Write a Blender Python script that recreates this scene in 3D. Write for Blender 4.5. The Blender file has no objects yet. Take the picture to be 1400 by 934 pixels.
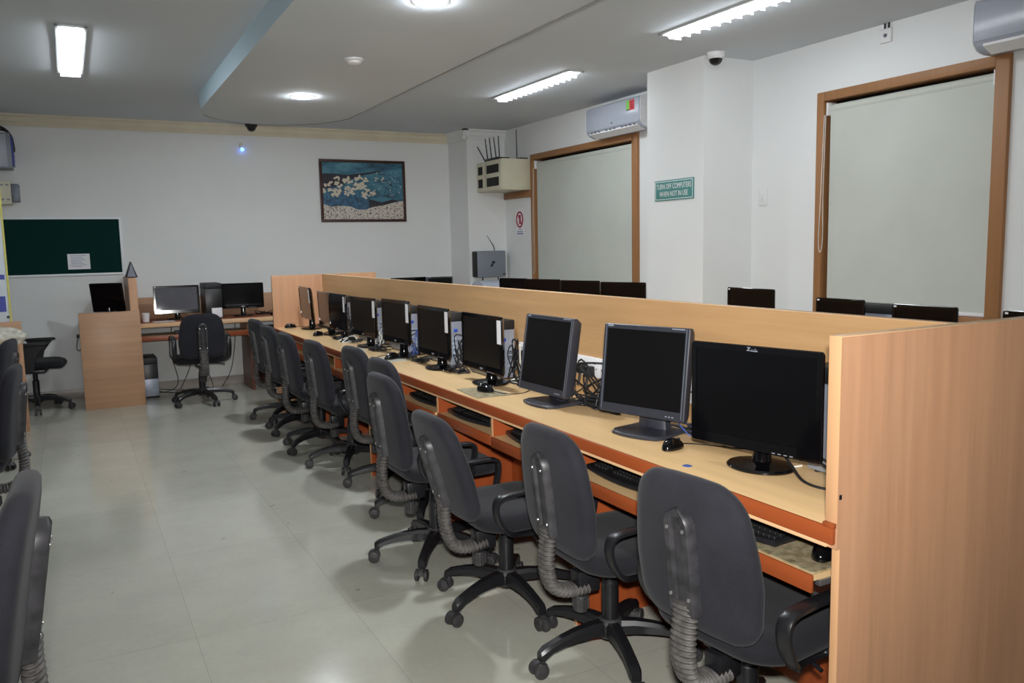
import bpy, bmesh, math, random
from mathutils import Vector, Matrix
random.seed(7)
S = bpy.context.scene
COL = S.collection
R = math.radians
PI = math.pi

# ------------------------------------------------------------------ materials
def lin(c):
    return tuple(((v/255)/12.92 if v/255 <= .04045 else ((v/255+.055)/1.055)**2.4) for v in c)+(1,)
class NT:
    def __init__(s, name):
        s.m = bpy.data.materials.new(name); s.m.use_nodes = True
        s.t = s.m.node_tree; s.n = s.t.nodes; s.l = s.t.links
        s.b = s.n['Principled BSDF']; s.out = s.n['Material Output']
    def new(s, ty, **kw):
        n = s.n.new(ty)
        for k, v in kw.items(): setattr(n, k, v)
        return n
    def link(s, a, b): s.l.new(a, b)
    def coord(s, scale=(1,1,1), kind='Object'):
        tc = s.new('ShaderNodeTexCoord'); mp = s.new('ShaderNodeMapping')
        mp.inputs['Scale'].default_value = scale
        s.link(tc.outputs[kind], mp.inputs['Vector']); return mp.outputs['Vector']
    def noise(s, vec, scale, detail=3, rough=.5):
        n = s.new('ShaderNodeTexNoise'); n.inputs['Scale'].default_value = scale
        n.inputs['Detail'].default_value = detail; n.inputs['Roughness'].default_value = rough
        s.link(vec, n.inputs['Vector']); return n.outputs['Fac']
    def ramp(s, fac, stops):
        r = s.new('ShaderNodeValToRGB'); e = r.color_ramp.elements
        while len(e) < len(stops): e.new(.5)
        for i, (p, c) in enumerate(stops): e[i].position = p; e[i].color = c
        s.link(fac, r.inputs['Fac']); return r.outputs['Color']
    def math(s, op, a, b=None, c=None):
        n = s.new('ShaderNodeMath', operation=op)
        for i, v in enumerate((a, b, c)):
            if v is None: continue
            if isinstance(v, (int, float)): n.inputs[i].default_value = v
            else: s.link(v, n.inputs[i])
        return n.outputs[0]
    def mix(s, fac, a, b):
        n = s.new('ShaderNodeMix', data_type='RGBA')
        for idx, v in ((0, fac), (6, a), (7, b)):
            if isinstance(v, (int, float)): n.inputs[idx].default_value = v
            elif isinstance(v, tuple): n.inputs[idx].default_value = v
            else: s.link(v, n.inputs[idx])
        return n.outputs[2]
    def bump(s, h, strength=.2, dist=.002):
        n = s.new('ShaderNodeBump'); n.inputs['Strength'].default_value = strength
        n.inputs['Distance'].default_value = dist
        s.link(h, n.inputs['Height']); s.link(n.outputs[0], s.b.inputs['Normal'])
    def base(s, c):
        if isinstance(c, tuple): s.b.inputs['Base Color'].default_value = c
        else: s.link(c, s.b.inputs['Base Color'])
    def rough(s, v):
        if isinstance(v, (int, float)): s.b.inputs['Roughness'].default_value = v
        else: s.link(v, s.b.inputs['Roughness'])

def plain(name, c, rough=.5, metal=0., spec=.5, vary=.08, scale=30, bump=0.):
    t = NT(name); c = lin(c)
    v = t.coord(); f = t.noise(v, scale, 3)
    lo = tuple(x*(1-vary) for x in c[:3])+(1,); hi = tuple(min(1, x*(1+vary)) for x in c[:3])+(1,)
    t.base(t.ramp(f, [(.3, lo), (.7, hi)])); t.rough(rough)
    t.b.inputs['Metallic'].default_value = metal
    t.b.inputs['Specular IOR Level'].default_value = spec
    if bump: t.bump(f, bump, .001)
    return t.m

def wood(name, c, axis='z', contrast=.16, rough=.38):
    """straight beech-like laminate grain running along one axis"""
    t = NT(name); c = lin(c)
    sc = {'x': (1.2, 26, 26), 'y': (26, 1.2, 26), 'z': (26, 26, 1.2)}[axis]
    v = t.coord(sc); a = t.noise(v, 1.0, 5, .65)
    sc2 = {'x': (.5, 5, 5), 'y': (5, .5, 5), 'z': (5, 5, .5)}[axis]
    b = t.noise(t.coord(sc2), 1.0, 2, .5)
    f = t.math('ADD', t.math('MULTIPLY', a, .6), t.math('MULTIPLY', b, .4))
    lo = tuple(x*(1-contrast) for x in c[:3])+(1,); hi = tuple(min(1, x*(1+contrast*.8)) for x in c[:3])+(1,)
    t.base(t.ramp(f, [(.34, lo), (.52, c), (.68, hi)])); t.rough(rough)
    t.b.inputs['Specular IOR Level'].default_value = .35
    return t.m

def emit(name, c, strength):
    t = NT(name); t.n.remove(t.b)
    e = t.new('ShaderNodeEmission'); e.inputs['Color'].default_value = lin(c); e.inputs['Strength'].default_value = strength
    t.link(e.outputs[0], t.out.inputs['Surface']); return t.m

TUBE_E = 44.0; DOWN_E = 560.0
M = {}
M['beech_v'] = wood('beech laminate upright grain', (188,143,110), 'z')
M['beech_h'] = wood('beech laminate along bench', (184,146,103), 'y')
M['beech_x'] = wood('beech laminate across', (176,138,108), 'x')
M['worktop'] = wood('pale beech worktop', (206,174,128), 'y', .12, .3)
M['edge'] = wood('pale edge band', (204,166,126), 'y', .06)
M['edge_v'] = wood('pale upright edge band', (200,155,114), 'z', .06)
M['orange'] = wood('orange brown edge', (142,70,36), 'y', .14, .35)
M['orange_v'] = wood('orange brown panel', (146,70,34), 'z', .16, .4)
M['orange_x'] = wood('orange brown edge across', (132,66,38), 'x', .14, .35)
M['darkwood'] = wood('red brown panel', (98,56,40), 'z', .16, .4)
M['frame_wood'] = wood('window frame wood', (152,108,70), 'z', .12, .45)
M['pic_frame'] = wood('picture frame wood', (66,40,34), 'x', .2, .4)
M['wall'] = plain('white wall paint', (224,226,226), .85, vary=.015, scale=2.2, bump=.03)
M['ceil'] = plain('ceiling paint', (206,212,218), .9, vary=.02, scale=1.5)
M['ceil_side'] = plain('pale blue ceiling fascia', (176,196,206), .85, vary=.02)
M['mould'] = plain('cream cornice plaster', (216,208,186), .8, vary=.04, scale=6)
M['skirt'] = plain('tile skirting', (150,142,134), .35, vary=.1, scale=5)
M['black'] = plain('black plastic', (24,24,27), .36, vary=.15, scale=60)
M['black_soft'] = plain('black matte plastic', (20,20,22), .55, vary=.1)
M['gloss'] = plain('glossy black plastic', (8,8,10), .08, vary=.05)
M['charcoal'] = plain('charcoal plastic', (46,48,56), .42, vary=.08)
M['screen'] = plain('dark screen', (14,13,14), .34, vary=.03, spec=.2)
M['screen_gloss'] = plain('dark glossy screen', (7,7,9), .12, vary=.03, spec=.35)
M['silver'] = plain('silver steel', (150,156,170), .4, .35, vary=.06)
M['silver_dark'] = plain('grey steel', (110,116,128), .45, .3, vary=.06)
M['white'] = plain('white plastic', (226,226,228), .4, vary=.02)
M['ac'] = plain('white appliance plastic', (166,172,184), .25, vary=.02)
M['cream'] = plain('cream painted board', (206,202,180), .55, vary=.04, scale=5)
M['paper'] = plain('white paper', (232,232,236), .7, vary=.03)
M['blind'] = plain('roller blind cloth', (190,194,186), .8, vary=.03, scale=3)
M['cord'] = plain('white cord', (218,218,210), .6)
M['alu'] = plain('aluminium trim', (232,236,240), .4, .0, vary=.03)
M['green'] = plain('dark green board felt', (0,44,40), .9, vary=.14, scale=140, spec=.2)
M['sign_green'] = plain('teal sign plastic', (66,132,128), .45, vary=.04)
M['red'] = plain('red print', (150,40,62), .6)
M['red_s'] = plain('bright red print', (200,44,60), .5)
M['green_s'] = plain('bright green print', (120,200,80), .5)
M['blueprint'] = plain('faint blue print', (128,136,170), .7)
M['blue'] = plain('blue plastic', (34,70,170), .4)
M['bluecable'] = plain('blue cable', (70,96,170), .45)
M['port'] = plain('port metal', (170,190,210), .35, .3, vary=.2, scale=90)
M['greybox'] = plain('grey painted steel', (128,134,144), .45, .2, vary=.03)
M['dust'] = plain('dusty black plastic', (46,45,48), .45, vary=.5, scale=22)
M['bellow'] = plain('dusty grey bellows', (76,73,71), .6, vary=.45, scale=40)
M['caster'] = plain('dusty caster plastic', (46,45,46), .6, vary=.4, scale=40)
M['steel'] = plain('chrome', (190,190,190), .25, .9)
M['yellow'] = plain('yellow edging', (214,206,110), .6)
M['banner'] = plain('white banner print', (206,214,222), .5, vary=.05, scale=3)
M['bannerblue'] = plain('blue banner print', (64,74,160), .5)
M['clearbag'] = plain('crumpled pale plastic bag', (190,186,172), .25, vary=.2, scale=25)
M['tube'] = emit('white fluorescent tube', (242,249,255), TUBE_E)
M['down'] = emit('white lamp diffuser', (242,249,255), DOWN_E)
M['led'] = emit('blue led', (90,140,255), 6)
M['domeglass'] = plain('dark dome', (26,24,26), .06)

def fabric(name, c, scale=420):
    t = NT(name); c = lin(c); v = t.coord()
    f = t.noise(v, scale, 2, .7); g = t.noise(v, 7, 4, .6)
    h = t.math('ADD', t.math('MULTIPLY', f, .5), t.math('MULTIPLY', g, .5))
    t.base(t.ramp(h, [(.3, tuple(x*.6 for x in c[:3])+(1,)), (.7, tuple(x*1.5 for x in c[:3])+(1,))]))
    t.rough(.9); t.b.inputs['Specular IOR Level'].default_value = .25
    t.b.inputs['Sheen Weight'].default_value = .06; t.b.inputs['Sheen Roughness'].default_value = .5
    t.bump(f, .35, .0012); return t.m
M['fabric'] = fabric('charcoal woven upholstery', (31,31,37))
M['fabric_seat'] = fabric('charcoal woven seat', (25,25,30))
M['mesh_back'] = fabric('dark navy mesh', (30,32,44), 900)

def floor_mat():
    t = NT('polished vitrified tiles')
    tc = t.new('ShaderNodeTexCoord'); sp = t.new('ShaderNodeSeparateXYZ'); t.link(tc.outputs['Object'], sp.inputs[0])
    ux = t.math('DIVIDE', t.math('SUBTRACT', sp.outputs[0], .335), .61)
    uy = t.math('DIVIDE', t.math('SUBTRACT', sp.outputs[1], 4.28), .98)
    dx = t.math('ABSOLUTE', t.math('SUBTRACT', t.math('FRACT', ux), .5))
    dy = t.math('ABSOLUTE', t.math('SUBTRACT', t.math('FRACT', uy), .5))
    gx = t.math('GREATER_THAN', dx, .5-.0026); gy = t.math('GREATER_THAN', dy, .5-.0016)
    g = t.math('MULTIPLY', t.math('MAXIMUM', gx, gy), .75)
    cb = t.new('ShaderNodeCombineXYZ'); t.link(t.math('FLOOR', ux), cb.inputs[0]); t.link(t.math('FLOOR', uy), cb.inputs[1])
    wn = t.new('ShaderNodeTexWhiteNoise'); t.link(cb.outputs[0], wn.inputs['Vector'])
    v = tc.outputs['Object']
    n1 = t.noise(v, 3.2, 5, .6); n2 = t.noise(v, 38, 3, .6)
    f = t.math('ADD', t.math('ADD', t.math('MULTIPLY', n1, .6), t.math('MULTIPLY', n2, .25)), t.math('MULTIPLY', wn.outputs['Value'], .15))
    c = t.ramp(f, [(.3, lin((166,165,154))), (.7, lin((182,181,168)))])
    spots = t.math('GREATER_THAN', t.noise(v, 11, 2, .5), .735)
    c = t.mix(t.math('MULTIPLY', spots, .35), c, lin((112,108,98)))
    c = t.mix(t.math('MULTIPLY', g, .45), c, lin((120,116,108)))
    t.base(c)
    t.rough(t.math('ADD', .07, t.math('MULTIPLY', n1, .09)))
    t.b.inputs['Specular IOR Level'].default_value = .6
    return t.m
M['floor'] = floor_mat()

def leaf_mat():
    t = NT('leaf patterned mat'); v = t.coord()
    f = t.noise(v, 26, 4, .6); vo = t.new('ShaderNodeTexVoronoi'); vo.inputs['Scale'].default_value = 24
    t.link(v, vo.inputs['Vector'])
    a = t.ramp(f, [(.3, lin((70,74,44))), (.45, lin((122,104,72))), (.55, lin((150,138,112))), (.7, lin((86,92,52)))])
    t.base(t.mix(.3, a, t.ramp(vo.outputs['Distance'], [(0, lin((60,60,40))), (.6, lin((170,160,134)))])))
    t.rough(.6); return t.m
M['leafmat'] = leaf_mat()
def pebble_mat():
    t = NT('printed pebbles'); vo = t.new('ShaderNodeTexVoronoi'); vo.inputs['Scale'].default_value = 55
    t.link(t.coord(), vo.inputs['Vector'])
    t.base(t.ramp(vo.outputs['Distance'], [(0, lin((220,210,198))), (.55, lin((200,192,182))), (.72, lin((128,118,114))), (.9, lin((62,56,60)))]))
    t.rough(.5); return t.m
M['pebble'] = pebble_mat()
def backdrop_mat():
    t = NT('printed blue backdrop'); v = t.coord((3, 1, 7))
    f = t.noise(v, 1.6, 5, .6)
    t.base(t.ramp(f, [(.3, lin((28,52,74))), (.5, lin((58,112,134))), (.7, lin((92,146,160)))])); t.rough(.5); return t.m
M['picblue'] = backdrop_mat()
M['picdark'] = plain('printed dark earth', (34,32,44), .5, vary=.3, scale=20)
M['picleaf'] = plain('printed blue leaves', (52,92,122), .5, vary=.5, scale=24)
M['petal'] = plain('printed cream petals', (206,196,176), .5, vary=.12, scale=40)

# ------------------------------------------------------------------ mesh builder
class MB:
    def __init__(s): s.bm = bmesh.new(); s.mi = 0
    def _merge(s, t, mat=None):
        if mat is not None: bmesh.ops.transform(t, matrix=mat, verts=t.verts)
        for f in t.faces: f.material_index = s.mi
        me = bpy.data.meshes.new('tmp'); t.to_mesh(me); t.free(); s.bm.from_mesh(me); bpy.data.meshes.remove(me)
        return s
    def box(s, x0, x1, y0, y1, z0, z1, bev=0., seg=2, mat=None):
        t = bmesh.new(); bmesh.ops.create_cube(t, size=1)
        bmesh.ops.transform(t, matrix=Matrix.Translation(((x0+x1)/2,(y0+y1)/2,(z0+z1)/2)) @ Matrix.Diagonal((x1-x0,y1-y0,z1-z0,1)), verts=t.verts)
        if bev: bmesh.ops.bevel(t, geom=t.edges[:], offset=bev, segments=seg, profile=.5, affect='EDGES')
        return s._merge(t, mat)
    def loft(s, rings, cap=True, closed=False, mat=None):
        t = bmesh.new(); vs = [[t.verts.new(p) for p in r] for r in rings]; n = len(rings[0])
        pairs = list(zip(vs, vs[1:])) + ([(vs[-1], vs[0])] if closed else [])
        for a, b in pairs:
            for i in range(n):
                j = (i+1) % n; t.faces.new((a[i], a[j], b[j], b[i]))
        if cap and not closed:
            t.faces.new(list(reversed(vs[0]))); t.faces.new(vs[-1])
        bmesh.ops.recalc_face_normals(t, faces=t.faces[:])
        return s._merge(t, mat)
    def tube(s, path, r, n=8, closed=False, mat=None, sx=1., sy=1., up=(0,0,1)):
        """tube along points; r a number or list; sx, sy squash the section"""
        P = [Vector(p) for p in path]; rr = r if isinstance(r, (list, tuple)) else [r]*len(P)
        rings = []; upv = Vector(up)
        for i, p in enumerate(P):
            a = P[(i-1) % len(P)] if closed else P[max(i-1, 0)]; b = P[(i+1) % len(P)] if closed else P[min(i+1, len(P)-1)]
            d = (b-a).normalized(); x = d.cross(upv)
            if x.length < 1e-3: x = d.cross(Vector((1,0,0)))
            x.normalize(); y = x.cross(d).normalized()
            rings.append([p + x*math.cos(q)*rr[i]*sx + y*math.sin(q)*rr[i]*sy for q in [2*PI*k/n for k in range(n)]])
        return s.loft(rings, True, closed, mat)
    def strap(s, path, w, th, wdir=(0,1,0), closed=False, mat=None):
        """flat bar of width w (along wdir) and thickness th"""
        P = [Vector(p) for p in path]; wv = Vector(wdir); rings = []
        for i, p in enumerate(P):
            a = P[(i-1) % len(P)] if closed else P[max(i-1, 0)]; b = P[(i+1) % len(P)] if closed else P[min(i+1, len(P)-1)]
            d = (b-a).normalized(); nrm = d.cross(wv).normalized()
            c = .3; pr = [(-w/2, -th*c), (-w/2+th*.4, -th/2), (w/2-th*.4, -th/2), (w/2, -th*c), (w/2, th*c), (w/2-th*.4, th/2), (-w/2+th*.4, th/2), (-w/2, th*c)]
            rings.append([p + wv*u + nrm*v for u, v in pr])
        return s.loft(rings, True, closed, mat)
    def lathe(s, prof, n=24, mat=None, c=(0,0,0)):
        rings = [[(c[0]+r*math.cos(2*PI*k/n), c[1]+r*math.sin(2*PI*k/n), c[2]+z) for k in range(n)] for r, z in prof]
        return s.loft(rings, True, False, mat)
    def prism(s, pts, h, bev=0., mat=None):
        """2-D outline (x,y) extruded z 0..h"""
        t = bmesh.new(); vs = [t.verts.new((x, y, 0)) for x, y in pts]; f = t.faces.new(vs)
        r = bmesh.ops.extrude_face_region(t, geom=[f])
        bmesh.ops.translate(t, vec=(0,0,h), verts=[v for v in r['geom'] if isinstance(v, bmesh.types.BMVert)])
        bmesh.ops.recalc_face_normals(t, faces=t.faces[:])
        if bev:
            ed = [e for e in t.edges if abs(e.verts[0].co.z-e.verts[1].co.z) < 1e-6]
            bmesh.ops.bevel(t, geom=ed, offset=bev, segments=2, profile=.5, affect='EDGES')
        return s._merge(t, mat)
    def build(s, name, mats, parent=None, world=False, smooth=35, **kw):
        me = bpy.data.meshes.new(name)
        if world and parent is not None:
            w = parent
            off = Vector((0,0,0))
            while w is not None: off += w.location; w = w.parent
            bmesh.ops.translate(s.bm, vec=-off, verts=s.bm.verts)
        s.bm.to_mesh(me); s.bm.free()
        for m in (mats if isinstance(mats, (list, tuple)) else [mats]): me.materials.append(m)
        if smooth:
            me.polygons.foreach_set('use_smooth', [True]*len(me.polygons)); me.set_sharp_from_angle(angle=R(smooth))
        o = bpy.data.objects.new(name, me); COL.objects.link(o)
        if parent is not None: o.parent = parent
        if kw: tag(o, **kw)
        return o

def tag(o, label=None, cat=None, group=None, kind=None):
    if label: o['label'] = label
    if cat: o['category'] = cat
    if group: o['group'] = group
    if kind: o['kind'] = kind
    return o
def thing(name, label, cat, loc=(0,0,0), rz=0., group=None):
    o = bpy.data.objects.new(name, None); COL.objects.link(o); o.empty_display_size = .05
    o.location = loc; o.rotation_euler = (0,0,rz); return tag(o, label, cat, group)
def kids(o): return [c for c in bpy.data.objects if c.parent is o]
def index_children():
    d = {}
    for c in bpy.data.objects:
        if c.parent: d.setdefault(c.parent.name, []).append(c)
    return d
def dup(root, loc, rz, label, group=None, idx=None):
    idx = idx or index_children()
    r = root.copy(); COL.objects.link(r); r.location = loc; r.rotation_euler = (0,0,rz); r['label'] = label
    if group: r['group'] = group
    def rec(a, b):
        for ch in idx.get(a.name, []):
            c = ch.copy(); COL.objects.link(c); c.parent = b; rec(ch, c)
    rec(root, r); return r
def struct(name, mb, m, world=True): 
    o = mb.build(name, m); o['kind'] = 'structure'; return o
def rrect(w, h, r, n=5, cx=0, cy=0):
    pts = []
    for (sx, sy, a0) in ((1,1,0),(-1,1,90),(-1,-1,180),(1,-1,270)):
        for k in range(n+1):
            a = R(a0+90*k/n); pts.append((cx+sx*(w/2-r)+r*math.cos(a), cy+sy*(h/2-r)+r*math.sin(a)))
    return pts
def text_mesh(name, body, size, m, parent, loc, rot, extrude=.0006, align='CENTER', bold=0.):
    cu = bpy.data.curves.new(name, 'FONT'); cu.body = body; cu.size = size; cu.extrude = extrude; cu.align_x = align; cu.align_y = 'CENTER'
    cu.offset = bold; cu.resolution_u = 3
    tmp = bpy.data.objects.new('tmp_text', cu); COL.objects.link(tmp)
    dg = bpy.context.evaluated_depsgraph_get(); me = bpy.data.meshes.new_from_object(tmp.evaluated_get(dg)); me.name = name
    bpy.data.objects.remove(tmp); bpy.data.curves.remove(cu)
    me.materials.clear(); me.materials.append(m)
    o = bpy.data.objects.new(name, me); COL.objects.link(o); o.parent = parent; o.location = loc; o.rotation_euler = rot
    return o
def smoothpath(P, n=6, closed=False):
    """Catmull-Rom through points"""
    P = [Vector(p) for p in P]; out = []; L = len(P)
    rng = range(L) if closed else range(L-1)
    for i in rng:
        g = (lambda k: P[k % L]) if closed else (lambda k: P[min(max(k, 0), L-1)])
        a, b, c, d = g(i-1), g(i), g(i+1), g(i+2)
        for k in range(n):
            t = k/n
            out.append(.5*((2*b)+(c-a)*t+(2*a-5*b+4*c-d)*t*t+(3*b-a-3*c+d)*t**3))
    if not closed: out.append(P[-1])
    return out
# ------------------------------------------------------------------ camera
CAM = Vector((0, 0, 1.5))
def make_camera():
    yaw, pit, rol = R(28.0584), R(-6.6792), R(-1.1784)
    fw = Vector((math.sin(yaw)*math.cos(pit), math.cos(yaw)*math.cos(pit), math.sin(pit)))
    rt = Vector((math.cos(yaw), -math.sin(yaw), 0)); up = rt.cross(fw)
    rt2 = rt*math.cos(rol)+up*math.sin(rol); up2 = -rt*math.sin(rol)+up*math.cos(rol)
    cd = bpy.data.cameras.new('camera'); cd.sensor_width = 36; cd.lens = 1127.5057/1400*36; cd.clip_start = .02
    co = bpy.data.objects.new('camera', cd); COL.objects.link(co)
    m = Matrix((rt2, up2, -fw)).transposed().to_4x4(); m.translation = CAM; co.matrix_world = m
    S.camera = co; return fw
FW = make_camera()
S.view_settings.view_transform = 'Standard'; S.view_settings.look = 'None'
S.view_settings.gamma = 1; S.view_settings.exposure = 0.0; S.view_settings.use_curve_mapping = False
w = bpy.data.worlds.new('night outside'); S.world = w; w.use_nodes = True
w.node_tree.nodes['Background'].inputs[0].default_value = (.02, .025, .035, 1)
S.cycles.max_bounces = 8; S.cycles.diffuse_bounces = 5; S.cycles.glossy_bounces = 4
S.cycles.sample_clamp_indirect = 6; S.cycles.use_denoising = True
S.cycles.caustics_reflective = False; S.cycles.caustics_refractive = False

# ------------------------------------------------------------------ room shell
XL, XR, YB, YF, ZC = -3.6, 4.8, 9.64, -3.6, 2.88
struct('floor', MB().box(XL-.1, XR+.2, YF-.1, YB+.15, -.08, 0), M['floor'])
struct('wall_back', MB().box(XL, XR+.2, YB, YB+.15, 0, ZC+.1), M['wall'])
struct('wall_left', MB().box(XL-.1, XL, YF, YB, 0, ZC+.1), M['wall'])
struct('wall_front', MB().box(XL, XR+.2, YF-.1, YF, 0, ZC+.1), M['wall'])
W1 = (2.90, 4.27, .95, 2.523); W2 = (6.385, 8.42, .95, 2.525)
wb = MB(); T = XR+.16
for a, b in ((YF, W1[0]), (W1[1], W2[0]), (W2[1], YB)): wb.box(XR, T, a, b, 0, ZC+.1)
for w_ in (W1, W2): wb.box(XR, T, w_[0], w_[1], 0, w_[2]).box(XR, T, w_[0], w_[1], w_[3], ZC+.1)
struct('wall_right', wb, M['wall'])
struct('wall_column', MB().box(4.305, XR, 4.925, 5.62, 0, ZC), M['wall'])
struct('wall_pier', MB().box(4.29, XR, 9.1, YB, 0, ZC), M['wall'])
struct('ceiling', MB().box(XL-.1, XR+.2, YF-.1, YB+.15, ZC, ZC+.1), M['ceil'])
# lowered ceiling slab with rounded far end
IZ = 2.734
isl = [(1.02, YF), (2.47, YF), (2.47, 7.55)] + [(1.79+.68*math.cos(R(a)), 7.75+.75*math.sin(R(a))) for a in range(0, 181, 9)] + [(1.115, 7.6)]
ib = MB(); ib.prism(isl, ZC-IZ, mat=Matrix.Translation((0,0,IZ)))
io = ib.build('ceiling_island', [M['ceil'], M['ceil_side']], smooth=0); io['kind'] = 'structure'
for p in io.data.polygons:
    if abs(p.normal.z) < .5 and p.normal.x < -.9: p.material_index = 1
shade_strip = MB()  # added grey strip, paints the shadow gap along the slab's right and far edges
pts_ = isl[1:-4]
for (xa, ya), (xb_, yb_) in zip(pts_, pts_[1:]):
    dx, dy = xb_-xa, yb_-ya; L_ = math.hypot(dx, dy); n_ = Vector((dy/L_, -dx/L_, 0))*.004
    shade_strip.loft([[Vector((x, y, z))+n_*q for q, z in ((-1.2, IZ-.0045), (1, IZ-.0045), (1, IZ+.006), (-1.2, IZ-.0002))] for x, y in ((xa, ya), (xb_, yb_))])
struct('painted_shadow_line', shade_strip, plain('grey painted shadow line', (140,140,138), .8))
# cornice
cb = MB()
prof = [(0, 0), (0, -.115), (.012, -.115), (.016, -.09), (.034, -.07), (.038, -.03), (.055, -.018), (.055, 0)]
cb.loft([[(x, YB-d, ZC+z) for d, z in prof] for x in (XL, 4.29)])
struct('trim_1', cb, M['mould'])
cb = MB(); cb.loft([[(4.29-d, y, ZC+z) for d, z in prof] for y in (YB, 9.1-.055)])
cb.loft([[(x, 9.1-d, ZC+z) for d, z in prof] for x in (4.29-.055, XR)])
struct('trim_2', cb, M['wall'])
struct('baseboard_back', MB().box(XL, 4.29, YB-.012, YB, 0, .1, .003), M['skirt'])
struct('baseboard_pier', MB().box(4.278, XR, 9.088, 9.1, 0, .1, .003), M['skirt'])
struct('baseboard_right', MB().box(XR-.012, XR, YF, 4.925, 0, .1, .003).box(XR-.012, XR, 5.62, 9.1, 0, .1, .003), M['skirt'])

# ------------------------------------------------------------------ windows and blinds
def window(n, w_, label, cord, cr=.0024):
    y0, y1, z0, z1 = w_; j = .085; b = MB()
    x0, x1 = XR-.03, XR+.12
    b.box(x0, x1, y0, y0+j, z0, z1, .003).box(x0, x1, y1-.062, y1, z0, z1, .003)
    b.box(x0, x1, y0+j, y1-.062, z1-.062, z1, .003).box(x0, x1, y0+j, y1-.062, z0, z0+.06, .003)
    o = b.build('window_%d' % n, M['frame_wood']); o['kind'] = 'structure'
    p = MB().box(XR+.10, XR+.106, y0+.08, y1-.06, z0+.05, z1-.06).build('pane', M['domeglass'], o)
    t = thing('roller_blind', label, 'blind', (XR+.02, (y0+y1)/2, z1-.12))
    a, c = y0+j+.012, y1-.062-.03
    MB().tube([(XR+.028, a, z1-.118), (XR+.028, c, z1-.118)], .031, 20).build('roller', M['blind'], t, True)
    MB().box(XR+.004, XR+.0065, a+.005, c-.004, z0+.07, z1-.115).build('cloth', M['blind'], t, True)
    MB().box(XR-.004, XR+.011, a+.005, c-.004, z0+.062, z0+.085, .004).build('bottom_bar', M['white'], t, True)
    for y in (a-.01, c+.004):
        MB().box(XR-.022, XR+.06, y-.006, y+.012, z1-.165, z1-.075, .005).build('bracket', M['white'], t, True)
    yy = c+.012
    pts = [(XR-.028, yy, z1-.16), (XR-.034, yy+.004, z1-.7), (XR-.036, yy-.002, z1-cord+.1), (XR-.037, yy+.016, z1-cord), (XR-.036, yy+.034, z1-cord+.08), (XR-.034, yy+.024, z1-.7), (XR-.028, yy+.012, z1-.16)]
    MB().tube(smoothpath(pts, 8), cr, 6).build('pull_cord', M['cord'], t, True)
window(1, W1, 'large pale roller blind in the wooden window frame right of the column', 1.12)
window(2, W2, 'pale roller blind in the far wooden window frame under the air conditioner', 1.36, .0014)

# ------------------------------------------------------------------ ceiling lights
def tube_light(label, x, y0, y1, wd=.13):
    t = thing('tube_light', label, 'ceiling light', (x, (y0+y1)/2, ZC), group='recessed tube lights'); L = (y1-y0)/2
    f = MB(); h = wd/2+.03
    for sx in (-1, 1): f.box(min(sx*h, sx*(h-.022)), max(sx*h, sx*(h-.022)), -L-.03, L+.03, -.012, -.001, .003)
    for sy in (-1, 1): f.box(-h, h, min(sy*(L+.03), sy*(L+.008)), max(sy*(L+.03), sy*(L+.008)), -.012, -.001, .003)
    f.build('rim', M['alu'], t)
    MB().box(-h+.02, h-.02, -L-.01, L+.01, -.003, -.001).build('reflector', M['alu'], t)
    for sx in (-1, 1):
        MB().tube([(sx*.03, -L+.03, -.018), (sx*.03, L-.03, -.018)], .0135, 12).build('tube', M['tube'], t)
    lv = MB(); n = 14
    for k in range(n): 
        y = -L+.05+(2*L-.1)*k/(n-1); lv.box(-h+.022, h-.022, y-.0015, y+.0015, -.045, -.033)
    lv.build('louvre', M['alu'], t); return t
tube_light('recessed tube light at top left of the ceiling', .118, 5.85, 7.3, .12)
tube_light('recessed tube light nearest the far air conditioner', 3.70, 5.78, 7.08, .09)
tube_light('long recessed tube light running off the top edge of the photo', 3.66, 3.2, 4.53, .09)
def down_light(label, x, y, r):
    t = thing('ceiling_downlight', label, 'ceiling light', (x, y, IZ), group='round down lights')
    MB().lathe([(r*.8, -.004), (r, -.004), (r+.012, -.002), (r+.012, -.0005)], 32).build('ring', M['white'], t)
    MB().lathe([(0.001, -.012), (r*.75, -.011), (r*.94, -.006), (r*.95, -.0045)], 32).build('diffuser', M['down'], t)
    return t
down_light('round lit down light at the top edge of the photo', 1.715, 4.02, .085)
down_light('round lit down light further back along the lowered ceiling', 1.78, 6.87, .085)
t = thing('smoke_detector', 'small round white smoke detector on the lowered ceiling', 'smoke detector', (1.748, 5.40, IZ))
MB().lathe([(.001, -.001), (.062, -.001), (.06, -.012), (.05, -.016)], 28).build('base', M['white'], t)
MB().lathe([(.046, -.014), (.044, -.03), (.03, -.038), (.001, -.04)], 28).build('sensor_cap', M['white'], t)
def dome_cam(label, x, y, white=True):
    t = thing('dome_camera', label, 'security camera', (x, y, ZC), group='dome cameras')
    MB().lathe([(.001, 0), (.066, 0), (.066, -.03), (.055, -.045), (.04, -.046)], 28).build('housing', M['white'] if white else M['black'], t)
    MB().lathe([(.05, -.044)]+[(.05*math.cos(R(a)), -.044-.048*math.sin(R(a))) for a in range(10, 86, 12)]+[(.001, -.092)], 28).build('dome', M['domeglass'], t)
dome_cam('white dome security camera at the ceiling beside the column', 4.33, 4.83)
dome_cam('black dome security camera on the ceiling by the back cornice', 1.872, 9.47, False)

# flash of the photographer's camera
fl = bpy.data.lights.new('flash', 'AREA'); fl.shape = 'RECTANGLE'; fl.size = .09; fl.size_y = .05; fl.energy = 52; fl.color = (1, .985, .96); fl.spread = R(98)
fo = bpy.data.objects.new('flash', fl); COL.objects.link(fo); fo.location = CAM+Vector((.0, -.02, .13))
fo.rotation_euler = FW.to_track_quat('-Z', 'Y').to_euler()
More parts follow.
